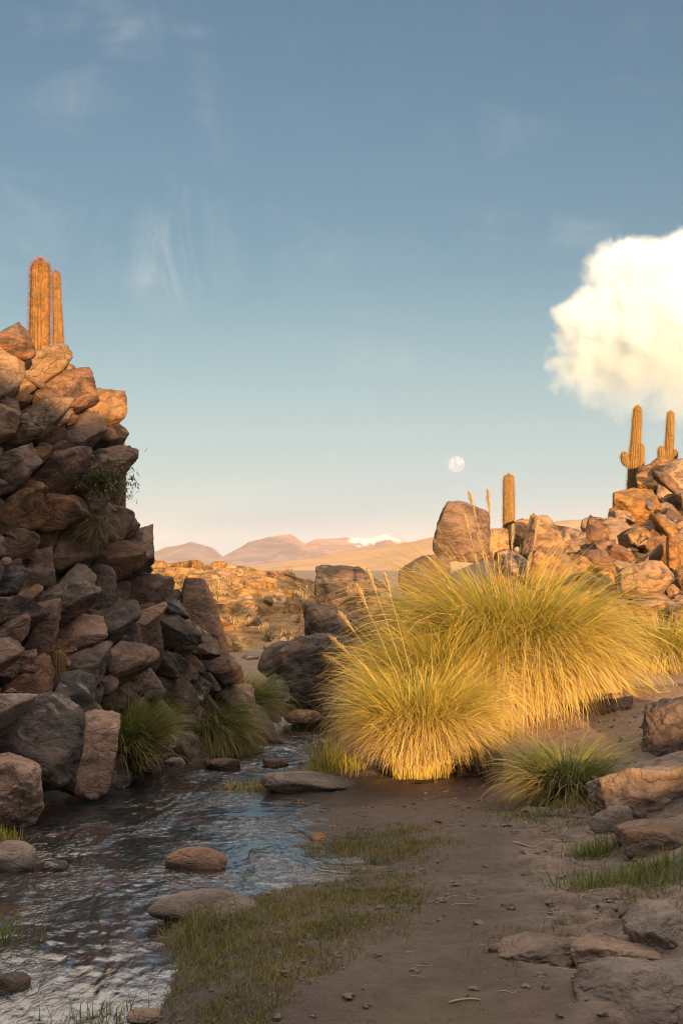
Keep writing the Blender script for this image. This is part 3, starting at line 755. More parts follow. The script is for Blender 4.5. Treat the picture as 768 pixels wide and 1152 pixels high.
# ------------------------------------------------------------------ single boulders
def place(name, px, py, Y, w, h, seed, mat, label, group=None, dpt=None, **kw):
    """a boulder whose outline is w by h photograph pixels, centred at px, py, Y metres away"""
    s = Y / F
    taper = kw.pop('taper', 0)
    o = boulder(name, P(px, py, Y), (w * s, (dpt or 0.8 * w * s), h * s), seed, mat, label, group, **kw)
    if taper:
        zz = h * s / 2
        for v in o.data.vertices:
            k = 1 - taper * max(0, (v.co.z / zz + 0.6) / 1.6)
            v.co.x *= k; v.co.y *= k
    return o
def on_ground(name, px, py, w, h, seed, mat, label, group=None, sink=0.3, dpt=None, **kw):
    """a stone whose lower visible edge is at px, py in the photograph"""
    p = hit(px, py); s = p.y / F
    d = dpt or 0.8 * w * s
    o = boulder(name, (p.x, p.y + d * 0.36, p.z + h * s * (0.5 - sink * 0.5)), (w * s, d, h * s * (1 + sink)), seed, mat, label, group, **kw)
    return o
G_CL = 'rocks at the foot of the dark cliff'
place('boulder', 8, 894, 11.55, 110, 92, 101, 'rock_pink', 'pale pinkish rough boulder at the water line under the cliff', p=26, amp=0.11, planes=8, dpt=0.8)
place('boulder', 42, 834, 12.15, 135, 128, 108, 'rock_grey', 'big dark grey boulder streaked with whitish crust at the cliff foot', p=30, amp=0.10, planes=9, dpt=0.75)
place('boulder', 97, 845, 12.75, 62, 104, 103, 'rock_pink', 'tall pinkish rock face dropping into the stream beside the cliff grass', p=30, amp=0.10, planes=8, rot=(0, 0.18, 0.3))
place('boulder', 118, 885, 13.1, 36, 40, 120, 'rock_grey', 'small grey rock at the water edge below the tall cliff grass', p=14)
place('boulder', 120, 757, 14.3, 40, 50, 104, 'rock_pink', 'pale cone shaped boulder in a hollow of the cliff', p=12, chips=8, taper=0.45)
place('boulder', 150, 726, 15.3, 70, 96, 105, 'rock_dark', 'blackish cracked boulder at the back end of the cliff', p=22)
place('boulder', 172, 775, 15.6, 60, 70, 121, 'rock_dark', 'low black rock under the cracked boulder, behind bank grass', p=22)
place('boulder', 14, 392, 13.7, 62, 34, 106, 'rock_brown', 'rounded brown boulder crowning the cliff in front of the cacti', p=9, chips=6)
place('standing_rock', 221, 694, 17.0, 76, 120, 117, 'rock_brown', 'tall pointed brown rock standing like a fin at the end of the cliff', taper=0.55, p=16, planes=9, chips=10, amp=0.08, cat='rock', dpt=0.6)
place('boulder', 204, 752, 16.6, 62, 66, 122, 'rock_dark', 'dark slanting rock at the foot of the pointed standing rock', p=20, rot=(0, 0.5, 0))
place('boulder', 236, 758, 16.9, 34, 60, 123, 'rock_grey', 'narrow grey slab leaning below the pointed standing rock', p=20, rot=(0, -0.45, 0))
place('boulder', 190, 672, 16.9, 30, 22, 124, 'rock_brown', 'flat topped brown rock wedged between cliff and pointed rock', p=18)
place('boulder', 262, 792, 16.9, 50, 46, 125, 'rock_grey', 'smooth grey boulder half buried in the far bank tussocks', p=9, chips=5)
place('boulder', 168, 836, 14.8, 70, 30, 126, 'rock_grey', 'low grey ledge of rock under the small dark bush', p=18)
place('boulder', 196, 812, 15.6, 60, 34, 127, 'rock_dark', 'dark rock shelf between the cliff grass and the far tussock', p=20)
# rocks in the middle, across the stream
place('boulder', 400, 682, 21.2, 112, 94, 130, 'rock_dark', 'large dark broken boulder standing beyond the big tussock plumes', p=30, amp=0.11, planes=9, dpt=0.9)
place('boulder', 404, 738, 20.6, 104, 84, 147, 'rock_dark', 'dark rock mass under the large broken boulder, behind the tussock', p=30, planes=9, amp=0.10)
place('boulder', 391, 651, 20.9, 34, 26, 131, 'rock_dark', 'small dark rounded rock perched on the large broken boulder', p=12)
place('boulder', 372, 712, 20.4, 62, 70, 132, 'rock_dark', 'dark rock on the stream side of the large broken boulder', p=30, planes=9, amp=0.09)
place('boulder', 478, 652, 21.5, 62, 56, 133, 'rock_brown', 'brown rounded boulder between dark broken boulder and big balanced one', p=22, planes=9, chips=8, amp=0.08)
place('boulder', 526, 604, 22.5, 76, 72, 234, 'rock_brown', 'big rounded boulder balanced on the ridge beside a single cactus', p=16, planes=12, chips=9, amp=0.075, rot=(0.2, 0.3, 0))
place('boulder', 556, 612, 23.2, 36, 40, 135, 'rock_gold', 'tan rock leaning against the big balanced boulder', p=16)
place('boulder', 612, 612, 23.5, 60, 66, 136, 'rock_gold', 'pointed tan boulder on the ridge next to the columnar cactus', p=18, taper=0.45)
place('boulder', 762, 541, 27.2, 56, 58, 137, 'rock_gold', 'large orange brown boulder on top of the rubble slope below a cactus', p=26, planes=9, chips=8, amp=0.08)
place('boulder', 728, 652, 20.6, 62, 44, 138, 'rock_gold', 'broad smooth faced tan block in the rubble slope above a tussock', p=20, chips=6)
place('boulder', 344, 764, 19.3, 106, 104, 140, 'rock_dark', 'dark grey cracked boulder at the stream bend', p=32, amp=0.12, planes=9)
place('boulder', 316, 746, 19.7, 56, 50, 141, 'rock_dark', 'dark rock behind the cracked boulder at the stream bend', p=20)
place('boulder', 312, 785, 18.9, 28, 54, 142, 'rock_grey', 'upright grey rock against the cracked boulder and bank grass', p=16)
place('boulder', 378, 752, 19.3, 60, 70, 143, 'rock_grey', 'grey boulder half hidden by the tussock at the stream bend', p=18)
place('boulder', 388, 795, 18.2, 54, 54, 144, 'rock_dark', 'dark boulder under the tussock overhanging the water', p=18)
place('boulder', 306, 803, 18.7, 22, 20, 145, 'rock_pink', 'small pinkish rounded rock by the far end of the stream', p=9)
place('boulder', 342, 806, 18.5, 44, 16, 146, 'rock_brown', 'flat brown rock at the far water edge below the cracked boulder', p=10)
# stones in the stream and on the banks
on_ground('stone', 221, 979, 74, 24, 150, 'rock_pink', 'smooth pinkish stone in midstream', sink=0.5, p=8, chips=4, amp=0.025, cat='stone')
on_ground('stone', 234, 1031, 138, 27, 151, 'rock_flat', 'wide flat pale stone at the edge of the grassy bank', sink=0.6, p=9, chips=5, amp=0.025, dpt=0.42, cat='stone')
on_ground('stone', 8, 982, 58, 32, 152, 'rock_flat', 'rounded grey stone in the stream below the pink boulder', sink=0.4, p=8, chips=4, amp=0.025, cat='stone')
on_ground('stone', 62, 981, 34, 11, 153, 'rock_grey', 'small flat wet stone barely above the rippling water', sink=0.5, p=8, chips=4, cat='stone')
on_ground('stone', 254, 867, 44, 13, 154, 'rock_dark', 'dark low stone among riffles upstream', sink=0.4, p=9, cat='stone')
on_ground('stone', 240, 866, 24, 11, 155, 'rock_brown', 'brown stone touching the dark low stone upstream', sink=0.4, p=9, cat='stone')
on_ground('stone', 256, 889, 17, 7, 156, 'rock_gold', 'tiny orange sunlit stone in midstream', sink=0.4, p=8, cat='stone')
on_ground('stone', 306, 863, 36, 11, 157, 'rock_brown', 'brown stone in the upstream water near the reeds', sink=0.4, p=9, cat='stone')
on_ground('stone', 313, 838, 14, 8, 158, 'rock_dark', 'small dark stone in the far stretch of the stream', sink=0.4, p=9, cat='stone')
on_ground('stone', 346, 890, 112, 18, 159, 'rock_flat', 'broad low tan rock on the bank in front of the reeds', sink=0.6, p=8, chips=4, amp=0.03, dpt=0.5, cat='stone')
on_ground('stone', 357, 945, 20, 8, 160, 'rock_gold', 'small golden stone lying on the wet mud', sink=0.4, p=8, cat='stone')
on_ground('stone', 168, 861, 38, 14, 161, 'rock_brown', 'brown bank stone at the water edge by the cliff grass', sink=0.3, p=10, cat='stone')
on_ground('stone', 193, 862, 30, 10, 162, 'rock_pink', 'flat pink stone on the bank next to the riffles', sink=0.3, p=10, cat='stone')
on_ground('stone', 206, 848, 40, 12, 163, 'rock_brown', 'long brown stone on the bank below the far tussock', sink=0.3, p=10, cat='stone')
on_ground('stone', 152, 872, 24, 14, 164, 'rock_grey', 'grey stone at the base of the cliff grass', sink=0.3, p=10, cat='stone')
on_ground('stone', 184, 838, 44, 22, 165, 'rock_grey', 'grey rock just under the small dark bush', sink=0.3, p=14, cat='stone')
on_ground('stone', 232, 834, 34, 12, 166, 'rock_dark', 'dark wet stone under the overhanging far tussock', sink=0.3, p=10, cat='stone')
on_ground('boulder', 541, 874, 58, 38, 170, 'rock_dark', 'dark angular rock at the foot of the big tussock', sink=0.3, p=20)
on_ground('stone', 559, 882, 36, 18, 171, 'rock_flat', 'pale grey stone in front of the dark angular rock', sink=0.3, p=12, cat='stone')
on_ground('stone', 513, 872, 26, 14, 172, 'rock_brown', 'brown stone between the tussock skirt and the dark angular rock', sink=0.3, p=12, cat='stone')
SL = dict(p=32, planes=8, amp=0.11, chips=8)
on_ground('boulder', 768, 842, 96, 62, 193, 'rock_dark', 'dark brown layered block at the top of the bank', sink=0.4, dpt=0.7, p=34, planes=9, amp=0.12, chips=8)
on_ground('boulder', 690, 800, 44, 20, 174, 'rock_brown', 'brown rock beside the skirt of the large upper tussock', sink=0.4, p=26, planes=9)
on_ground('boulder', 742, 908, 140, 46, 175, 'rock_flat', 'broad sloping slab of rock beside the small tussock', sink=0.9, dpt=0.9, **SL)
on_ground('boulder', 690, 936, 52, 28, 176, 'rock_flat', 'rounded pale rock behind the dark grass tuft', sink=0.6, p=12, amp=0.07)
on_ground('boulder', 752, 955, 110, 30, 177, 'rock_flat', 'low rough slab behind the dark grass tuft', sink=1.0, dpt=0.5, **SL)
on_ground('boulder', 612, 1084, 116, 24, 178, 'rock_flat', 'low brown ledge of rock at the path edge', sink=1.2, dpt=0.4, **SL)
on_ground('boulder', 694, 1088, 104, 30, 179, 'rock_flat', 'grey flat faced rock in the outcrop by the path', sink=1.0, dpt=0.4, **SL)
on_ground('boulder', 750, 1062, 76, 34, 180, 'rock_flat', 'upper pale rock in the outcrop by the path', sink=0.9, dpt=0.4, **SL)
on_ground('boulder', 752, 1152, 210, 50, 181, 'rock_flat', 'largest pale rough slab of the outcrop by the path', sink=1.2, dpt=0.55, **SL)
on_ground('stone', 704, 1034, 17, 12, 182, 'rock_brown', 'small dark reddish stone on top of the outcrop', sink=0.2, p=9, cat='stone')
on_ground('stone', 618, 1019, 12, 7, 183, 'rock_flat', 'small pale pebble on the path above the rock ledge', sink=0.2, p=9, cat='stone')
on_ground('stone', 554, 1072, 12, 8, 184, 'rock_flat', 'small pale stone at the tip of the rock ledge', sink=0.2, p=9, cat='stone')
on_ground('stone', 321, 1101, 14, 9, 185, 'rock_flat', 'lone small stone in the bank turf', sink=0.2, p=9, cat='stone')
on_ground('stone', 170, 1152, 60, 14, 186, 'rock_pink', 'pinkish stone in the turf by the little cascade', sink=0.4, p=9, cat='stone')
on_ground('stone', 6, 1118, 50, 26, 187, 'rock_dark', 'dark wet stone splitting the little cascade', sink=0.4, p=9, cat='stone')
# boulders lying on the mesa
rs = np.random.RandomState(77)
mzi = mz.reshape(520, 520)
def mesa_z(x, y):
    return float(mzi[np.clip(np.searchsorted(mx, x), 0, 519), np.clip(np.searchsorted(my, y), 0, 519)])
proto = []
for k in range(5):
    n_, d_ = rand_planes(rs, 14, 0.7, 1.0); v, f = rock_shape(rs, 3, n_, d_, 16, 0.06, 10)
    proto.append((v, f))
k = 0
while k < 48:
    y = rs.uniform(29, 62); px = rs.uniform(170, 372); x = (px - 384) / F * y
    z = mesa_z(x, y)
    s = rs.uniform(0.10, 0.26)
    v, f = proto[k % 5]
    vv = (v * s * np.array([rs.uniform(0.8, 1.5), 1, rs.uniform(0.5, 0.9)])) @ rot_np((rs.uniform(-.4, .4), rs.uniform(-.4, .4), rs.uniform(0, 6))).T
    if 'mesa_%d' % k not in UNSEEN:
        o = mesh_np('boulder', vv, f, M['rock_far']); o.location = (x, y, z + s * 0.12)
        name_rock(o, 'mesa', k)
    k += 1

# ------------------------------------------------------------------ grass
def grass_material(name, cols, rough=0.6, trans=0.25):
    m, nt, out = material(name)
    tone = nt.n('ShaderNodeAttribute'); tone.attribute_name = 'tone'
    ln = nt.n('ShaderNodeAttribute'); ln.attribute_name = 'along'
    cr = nt.n('ShaderNodeValToRGB')
    e = cr.color_ramp.elements
    e[0].position, e[0].color = cols[0][0], (*cols[0][1], 1)
    e[1].position, e[1].color = cols[-1][0], (*cols[-1][1], 1)
    for p_, c_ in cols[1:-1]:
        q = e.new(p_); q.color = (*c_, 1)
    nt.set(cr, 'Fac', nt.math('ADD', tone.outputs['Fac'], nt.math('MULTIPLY', ln.outputs['Fac'], 0.22), clamp=True))
    d = nt.n('ShaderNodeBsdfPrincipled'); nt.set(d, 'Base Color', cr.outputs[0]); d.inputs['Roughness'].default_value = rough; d.inputs['Specular IOR Level'].default_value = 0.3
    tr = nt.n('ShaderNodeBsdfTranslucent'); nt.set(tr, 'Color', cr.outputs[0])
    mx_ = nt.n('ShaderNodeMixShader'); mx_.inputs[0].default_value = trans
    nt.t.links.new(d.outputs[0], mx_.inputs[1]); nt.t.links.new(tr.outputs[0], mx_.inputs[2])
    nt.t.links.new(mx_.outputs[0], out.inputs['Surface'])
    return m
M['pampas'] = grass_material('pampas_leaf', [(0.0, (0.10, 0.13, 0.022)), (0.35, (0.29, 0.27, 0.045)), (0.65, (0.56, 0.42, 0.085)), (0.85, (0.70, 0.52, 0.18)), (1.0, (0.46, 0.36, 0.22))])
M['green'] = grass_material('green_leaf', [(0.0, (0.065, 0.095, 0.022)), (0.5, (0.16, 0.18, 0.045)), (0.8, (0.30, 0.23, 0.08)), (1.0, (0.42, 0.30, 0.14))])
M['turf'] = grass_material('turf_blade', [(0.0, (0.06, 0.075, 0.017)), (0.45, (0.13, 0.125, 0.032)), (0.75, (0.21, 0.16, 0.055)), (1.0, (0.29, 0.21, 0.10))])
M['straw'] = grass_material('straw', [(0.0, (0.34, 0.25, 0.12)), (1.0, (0.58, 0.46, 0.27))])
M['bush'] = grass_material('bush_leaf', [(0.0, (0.05, 0.06, 0.02)), (0.6, (0.12, 0.11, 0.04)), (1.0, (0.22, 0.16, 0.08))])

def blades(rs, base, phi, azi, L, kap, width, segs=6, tone=None, twist=0.5, wig=0.12):
    """arching tapered leaves: base (n,3), phi = lean from upright, azi = heading, L = length, kap = how far the tip droops over"""
    n = len(base); t = np.linspace(0, 1, segs + 1)
    ang = phi[:, None] + kap[:, None] * t[None] ** 1.6
    da = azi[:, None] + wig * rs.normal(size=(n, 1)) * t[None] * 2 + 0.25 * wig * rs.normal(size=(n, segs + 1))
    step = (L / segs)[:, None]
    mid = 0.5 * (ang[:, 1:] + ang[:, :-1])
    dx = np.sin(mid) * np.cos(da[:, 1:]) * step; dy = np.sin(mid) * np.sin(da[:, 1:]) * step; dz = np.cos(mid) * step
    pos = np.zeros((n, segs + 1, 3))
    pos[:, 1:, 0] = dx.cumsum(1); pos[:, 1:, 1] = dy.cumsum(1); pos[:, 1:, 2] = dz.cumsum(1)
    pos += base[:, None]
    w_a = azi + math.pi / 2 + twist * rs.normal(size=n)
    wv = np.stack([np.cos(w_a), np.sin(w_a), 0.35 * rs.normal(size=n)], 1)
    prof = np.clip(1.05 - t ** 2.2, 0.04, 1) * (0.6 + 0.4 * np.minimum(t * 5, 1))
    hw = (width * 0.5)[:, None] * prof[None]
    a = pos - wv[:, None] * hw[..., None]; b = pos + wv[:, None] * hw[..., None]
    v = np.stack([a, b], 2).reshape(n, -1, 3)
    k = np.arange(segs)
    f1 = np.stack([2 * k, 2 * k + 1, 2 * k + 3, 2 * k + 2], 1)
    f = (f1[None] + (np.arange(n) * 2 * (segs + 1))[:, None, None]).reshape(-1, 4)
    tn = np.repeat((rs.uniform(0, 0.75, n) if tone is None else tone)[:, None], 2 * (segs + 1), 1).ravel()
    al = np.tile(np.repeat(t, 2), n)
    return v.reshape(-1, 3), f, tn, al
def blade_mesh(name, parent, mat, parts, floor=None):
    vs, fs, ts, ls, o_ = [], [], [], [], 0
    for v, f, tn, al in parts:
        vs.append(v); fs.append(f + o_); ts.append(tn); ls.append(al); o_ += len(v)
    v = np.vstack(vs)
    if floor is not None:
        gl = gheight(v[:, 0] + parent.location.x, v[:, 1] + parent.location.y) - parent.location.z
        v[:, 2] = np.maximum(v[:, 2], np.maximum(gl, water_level(v[:, 0] + parent.location.x, v[:, 1] + parent.location.y) - parent.location.z - 0.02) + 0.006 + 0.012 * np.abs(perlin(v * 40)))
    return mesh_np(name, v, np.vstack(fs), mat, parent, smooth=False, attrs={'tone': np.concatenate(ts), 'along': np.concatenate(ls)})
def tussock(loc, rb, height, n, seed, label, group=None, mat='pampas', green=0.42, width=0.0062, skirt=0.35, lean=(0.0, 0.0), spread=1.0, name='tussock_grass', cat='tussock', drop=0.0, droop=1.0):
    """a fountain of long leaves: upright green heart, arching straw leaves, and a dry skirt hanging to the ground"""
    rs = np.random.RandomState(seed)
    root = empty(name, loc); tag(root, label, cat, group)
    def gen(n, ph_lo, ph_hi, l_lo, l_hi, k_lo, k_hi, tone_lo, tone_hi):
        u = rs.uniform(size=n); th = rs.uniform(0, 2 * math.pi, n); r = rb * np.sqrt(u)
        base = np.stack([r * np.cos(th), r * np.sin(th), 0.03 * rs.uniform(size=n)], 1)
        phi = (ph_lo + (ph_hi - ph_lo) * (0.55 * np.sqrt(u) + 0.45 * rs.uniform(size=n))) * spread
        azi = th + 0.55 * rs.normal(size=n)
        # leaves are grouped in tillers that share a heading, which gives the mass its tufted look
        nt_ = max(n // 22, 1); ti = rs.randint(0, nt_, n)
        taz = rs.uniform(0, 2 * math.pi, nt_); tk = rs.uniform(-0.25, 0.35, nt_); tl = rs.uniform(0.82, 1.15, nt_); tt_ = rs.normal(size=nt_) * 0.14
        azi = np.where(rs.uniform(size=n) < 0.65, taz[ti] + 0.16 * rs.normal(size=n), azi)
        base[:, 0] = np.where(rs.uniform(size=n) < 0.65, rb * 0.75 * np.sqrt(u) * np.cos(azi), base[:, 0])
        base[:, 1] = rb * np.sqrt(u) * np.sin(azi)
        lop = 1 + 0.35 * fbm(np.stack([np.cos(azi) * 1.3 + seed * 3.1, np.sin(azi) * 1.3, azi * 0 + seed], 1), 3)
        L = height * rs.uniform(l_lo, l_hi, n) * tl[ti] * lop * np.where(rs.uniform(size=n) < 0.12, 0.55, 1.0)
        kap = (rs.uniform(k_lo, k_hi, n) + tk[ti]) * droop
        tone = np.clip(rs.uniform(tone_lo, tone_hi, n) + tt_[ti], 0, 1.0)
        # a lean of the whole plant
        ex_, ey_ = np.sin(phi) * np.cos(azi) + lean[0], np.sin(phi) * np.sin(azi) + lean[1]
        azi2 = np.arctan2(ey_, ex_); phi2 = np.arcsin(np.clip(np.hypot(ex_, ey_), 0, 0.999))
        return blades(rs, base, phi2, azi2, L, kap, width * rs.uniform(0.7, 1.3, n), 7, tone)
    ng = int(n * green)
    parts = [gen(ng, 0.05, 0.85, 0.85, 1.35, 0.6, 1.7, 0.08, 0.5)]
    blade_mesh('green_leaves', root, M[mat], parts, -drop)
    parts = [gen(int(n * (1 - green) * 0.6), 0.2, 1.2, 0.8, 1.25, 1.1, 2.3, 0.4, 0.8)]
    blade_mesh('straw_leaves', root, M[mat], parts, -drop)
    if skirt:
        parts = [gen(int(n * (1 - green) * 0.4), 0.7, 1.45, 0.6, 1.0, 1.0, 2.0, 0.55, 1.0)]
        blade_mesh('dry_skirt', root, M[mat], parts, -drop)
    return root
def plume(root, tip, base, seed, size=0.26):
    """a flowering stem: thin culm with a feathery head near the tip (in the plant's own space)"""
    rs = np.random.RandomState(seed)
    b0 = np.array(base, float); t0 = np.array(tip, float)
    d = t0 - b0; n = 14; tt_ = np.linspace(0, 1, n)
    up = np.array([0, 0, 1.0]); sag = np.sin(tt_ * math.pi)[:, None] * up * 0.05 * np.linalg.norm(d) * np.hypot(d[0], d[1]) / (np.linalg.norm(d) + 1e-6)
    c = b0 + d * tt_[:, None] + sag
    th = np.linspace(0, 2 * math.pi, 6)[:-1]
    rad_ = np.interp(tt_, [0, 1], [0.0032, 0.0016])
    v = (c[:, None] + rad_[:, None, None] * np.stack([np.cos(th), np.sin(th), th * 0], 1)[None]).reshape(-1, 3)
    i = np.arange(n * 5).reshape(n, 5); f = np.stack([i[:-1], np.roll(i[:-1], -1, 1), np.roll(i[1:], -1, 1), i[1:]], -1).reshape(-1, 4)
    st = mesh_np('flower_stalk', v, f, M['straw'], root, attrs={'tone': np.full(len(v), 0.3), 'along': np.zeros(len(v))})
    L = np.linalg.norm(d); k = 420
    s = 1 - rs.uniform(0, 1, k) ** 1.2 * (size / L)
    base_p = np.stack([np.interp(s, tt_, c[:, a]) for a in range(3)], 1)
    dirn = d / L
    rel = (1 - s) * L / size                       # 0 at the tip, 1 at the bottom of the head
    hl = size * (0.05 + 0.17 * np.sin(np.clip(rel, 0, 1) * math.pi) ** 0.8)
    phi0 = math.acos(np.clip(dirn[2], -1, 1)); az0 = math.atan2(dirn[1], dirn[0])
    sp = rs.normal(size=(k, 3)) * 0.27
    hd = dirn + sp; hd /= np.linalg.norm(hd, axis=1)[:, None]
    pr = blades(rs, base_p, np.arccos(np.clip(hd[:, 2], -1, 1)), np.arctan2(hd[:, 1], hd[:, 0]), hl, np.full(k, 0.3), np.full(k, 0.0042), 3, rs.uniform(0.2, 0.9, k))
    blade_mesh('flower_plume', st, M['straw'], [pr])

def local(root, px, py, Y): return P(px, py, Y) - root.location
tA = tussock(hit(472, 874), 0.21, 0.78, 10500, 11, 'big yellow green tussock closest to the stream with slanting plumes', lean=(0.0, -0.05), spread=0.36, droop=1.15)
tB = tussock(P(575, 776, 15.4), 0.36, 1.22, 15000, 12, 'largest golden tussock on top of the sandy bank, with upright plumes', lean=(-0.02, -0.08), drop=0.10, droop=1.15, spread=0.86)
tC = tussock(P(612, 778, 15.5), 0.26, 0.58, 6000, 13, 'golden tussock merging with the largest one, drooping over the sandy bank', lean=(0.05, -0.08), droop=1.25, drop=0.12)
tD = tussock(P(508, 800, 14.7), 0.22, 0.78, 5500, 18, 'pale straw tussock squeezed between the two biggest tussocks', lean=(-0.1, -0.05), green=0.35, drop=0.15)
tK = tussock(P(492, 795, 14.7), 0.24, 0.80, 6000, 19, 'yellow tussock behind the stream side one, leaning out over the water', lean=(-0.03, 0.0), green=0.3, drop=0.3)
tE = tussock(P(748, 750, 17.6), 0.22, 0.62, 5000, 14, 'golden tussock below the rubble slope, set apart from the others', lean=(0.02, -0.1), drop=0.2)
tF = tussock(hit(638, 902), 0.13, 0.46, 3000, 15, 'small green tussock with dry curled skirt in front of the sandy bank', mat='green', width=0.0055)
tG = tussock(P(230, 834, 16.2), 0.18, 0.52, 5000, 16, 'shaded green tussock hanging over the far bank of the stream', mat='green', lean=(0.15, -0.15), drop=0.05, droop=1.2)
tH = tussock(P(268, 806, 18.2), 0.17, 0.52, 4200, 17, 'shaded green tussock behind the one overhanging the far bank', mat='green', lean=(0.05, -0.05), drop=0.05)
tI = tussock(P(138, 868, 13.9), 0.15, 0.58, 4000, 20, 'tall green grass growing against the cliff foot', mat='green', lean=(-0.02, -0.05), spread=0.7, skirt=0, green=0.75, name='grass_clump', cat='grass clump')
tJ = tussock(P(152, 838, 14.5), 0.10, 0.34, 1500, 23, 'thin olive grass behind the tall cliff foot grass', mat='green', lean=(0.08, 0), spread=0.8, skirt=0, green=0.7, name='grass_clump', cat='grass clump')
tL = tussock(P(205, 732, 16.2), 0.10, 0.22, 900, 24, 'dry reddish grass hanging between the cliff and the pointed rock', mat='bush', lean=(0.1, -0.15), green=0.2, drop=0.2, name='grass_clump', cat='grass clump')
for k, (px, py, Y, bx_, by_) in enumerate([(400, 657, 13.3, 450, 770), (381, 688, 13.2, 450, 790), (371, 716, 13.2, 448, 800), (364, 737, 13.1, 450, 800), (376, 776, 13.0, 452, 820), (413, 640, 13.6, 455, 760), (432, 645, 13.7, 460, 750)]):
    r_ = tA; plume(r_, local(r_, px, py, Y), local(r_, bx_, by_, 13.4), 40 + k, 0.22)
for k, (px, py, Y, bx_, by_) in enumerate([(527, 553, 15.1, 562, 690), (548, 551, 15.3, 560, 690), (521, 578, 15.2, 556, 700), (537, 600, 15.2, 560, 700), (597, 622, 15.4, 582, 700), (577, 590, 15.5, 572, 690), (606, 585, 15.6, 585, 690)]):
    r_ = tB; plume(r_, local(r_, px, py, Y), local(r_, bx_, by_, 15.3), 60 + k, 0.24)

# reeds along the water
def reeds(px, py, n, h, seed, label, rad=(0.25, 0.12), mat='pampas', spread=0.35):
    rs = np.random.RandomState(seed); p = hit(px, py)
    root = empty('reed_clump', p); tag(root, label, 'reeds')
    b_ = np.stack([rs.normal(size=n) * rad[0], rs.normal(size=n) * rad[1], np.zeros(n)], 1)
    b_[:, 2] = surf_z(b_[:, 0] + p.x, b_[:, 1] + p.y) - p.z - 0.01
    pr = blades(rs, b_, np.abs(rs.normal(size=n)) * spread, rs.uniform(0, 6.3, n), h * rs.uniform(0.5, 1.2, n), rs.uniform(0, 0.6, n), np.full(n, 0.005), 5, rs.uniform(0, 0.5, n))
    blade_mesh('leaves', root, M[mat], [pr])
reeds(380, 866, 420, 0.30, 31, 'bright yellow green reeds standing in the water beside the big tussock', (0.11, 0.22))
reeds(318, 880, 700, 0.10, 32, 'short sunlit yellow grass fringe in front of the reeds', (0.22, 0.10))
reeds(4, 952, 160, 0.14, 33, 'short yellowish tuft at the water edge under the pink boulder', (0.06, 0.05))
reeds(8, 1060, 90, 0.16, 34, 'straggly grass tuft trailing in the stream near the cascade', (0.08, 0.08), 'green', 0.9)
reeds(112, 1152, 120, 0.10, 35, 'dark wet grass tuft beside the little cascade', (0.08, 0.06), 'green', 0.8)
reeds(720, 985, 900, 0.12, 36, 'dark green grass tuft among the pale slabs by the path', (0.20, 0.10), 'green', 0.7)
reeds(676, 962, 420, 0.13, 37, 'olive grass tuft just in front of the rounded pale rock', (0.09, 0.06), 'green', 0.7)
reeds(612, 918, 500, 0.06, 38, 'low green grass at the foot of the small tussock', (0.20, 0.07), 'green', 0.9)
reeds(570, 828, 120, 0.14, 39, 'few upright straw blades on the sandy bank', (0.05, 0.04), 'pampas', 0.3)

# short turf: nobody could count it
def turf(polys, dens, seed, hmin, hmax, name, label):
    rs = np.random.RandomState(seed); bs = []
    for poly, k_ in polys:
        hp = [hit(a, b) for a, b in poly]
        x0, x1 = min(p.x for p in hp) - 0.2, max(p.x for p in hp) + 0.2; y0, y1 = min(p.y for p in hp) - 0.3, max(p.y for p in hp) + 0.3
        n = int((x1 - x0) * (y1 - y0) * dens * k_)
        x, y = rs.uniform(x0, x1, n), rs.uniform(y0, y1, n)
        z = gheight(x, y); ok = (z > water_level(x, y) - 0.012)
        u, w = to_px(x, y, z)
        wob = 14 * fbm(np.stack([x * 5, y * 4, z * 0], 1), 2)
        patch = fbm(np.stack([x * 4, y * 3, z * 0 + 9], 1), 3)
        jx = rs.normal(size=n) * 16; ok &= in_poly(u + wob * 2 + jx, w + wob + 0.5 * rs.normal(size=n) * 14, poly) & (patch + 0.26 * rs.normal(size=n) > -0.10)
        bs.append(np.stack([x, y, z - 0.003], 1)[ok])
    b_ = np.vstack(bs); n = len(b_)
    big = 0.6 + 0.8 * np.clip(0.5 + fbm(b_ * np.array([6, 6, 0]) + 3, 3), 0, 1)
    pr = blades(rs, b_, np.abs(rs.normal(size=n)) * 0.65, rs.uniform(0, 6.3, n), rs.uniform(hmin, hmax, n) * big, rs.uniform(0, 1.2, n), np.full(n, 0.0034), 3, np.clip(0.42 + 0.6 * fbm(b_ * np.array([3, 2, 0]) + 30, 3) + 0.18 * rs.normal(size=n), 0, 0.8))
    o = blade_mesh(name, None, M['turf'], [pr]); tag(o, label, 'grass', kind='stuff')
turf([([(190, 1040), (250, 1034), (300, 1008), (440, 985), (482, 1000), (452, 1035), (380, 1075), (310, 1120), (300, 1152), (160, 1156), (214, 1085)], 1.0),
      ([(205, 1152), (300, 1152), (300, 1200), (150, 1200)], 0.8)], 20000, 51, 0.012, 0.042, 'turf', 'short olive turf covering the stream bank')
turf([([(325, 958), (400, 940), (486, 934), (490, 958), (430, 976), (350, 972)], 1.0), ([(560, 1055), (640, 1040), (650, 1056), (560, 1086), (530, 1092)], 0.35), ([(660, 985), (768, 985), (768, 1015), (640, 1010)], 0.4), ([(575, 905), (690, 905), (650, 930), (585, 925)], 0.5)], 16000, 52, 0.02, 0.05, 'turf_strip', 'thin strips of short grass along the mud and the path')
turf([([(190, 1040), (246, 1034), (262, 1048), (222, 1075), (212, 1090)], 1.0)], 8000, 53, 0.06, 0.12, 'bank_grass', 'taller green grass fringing the bank above the water')

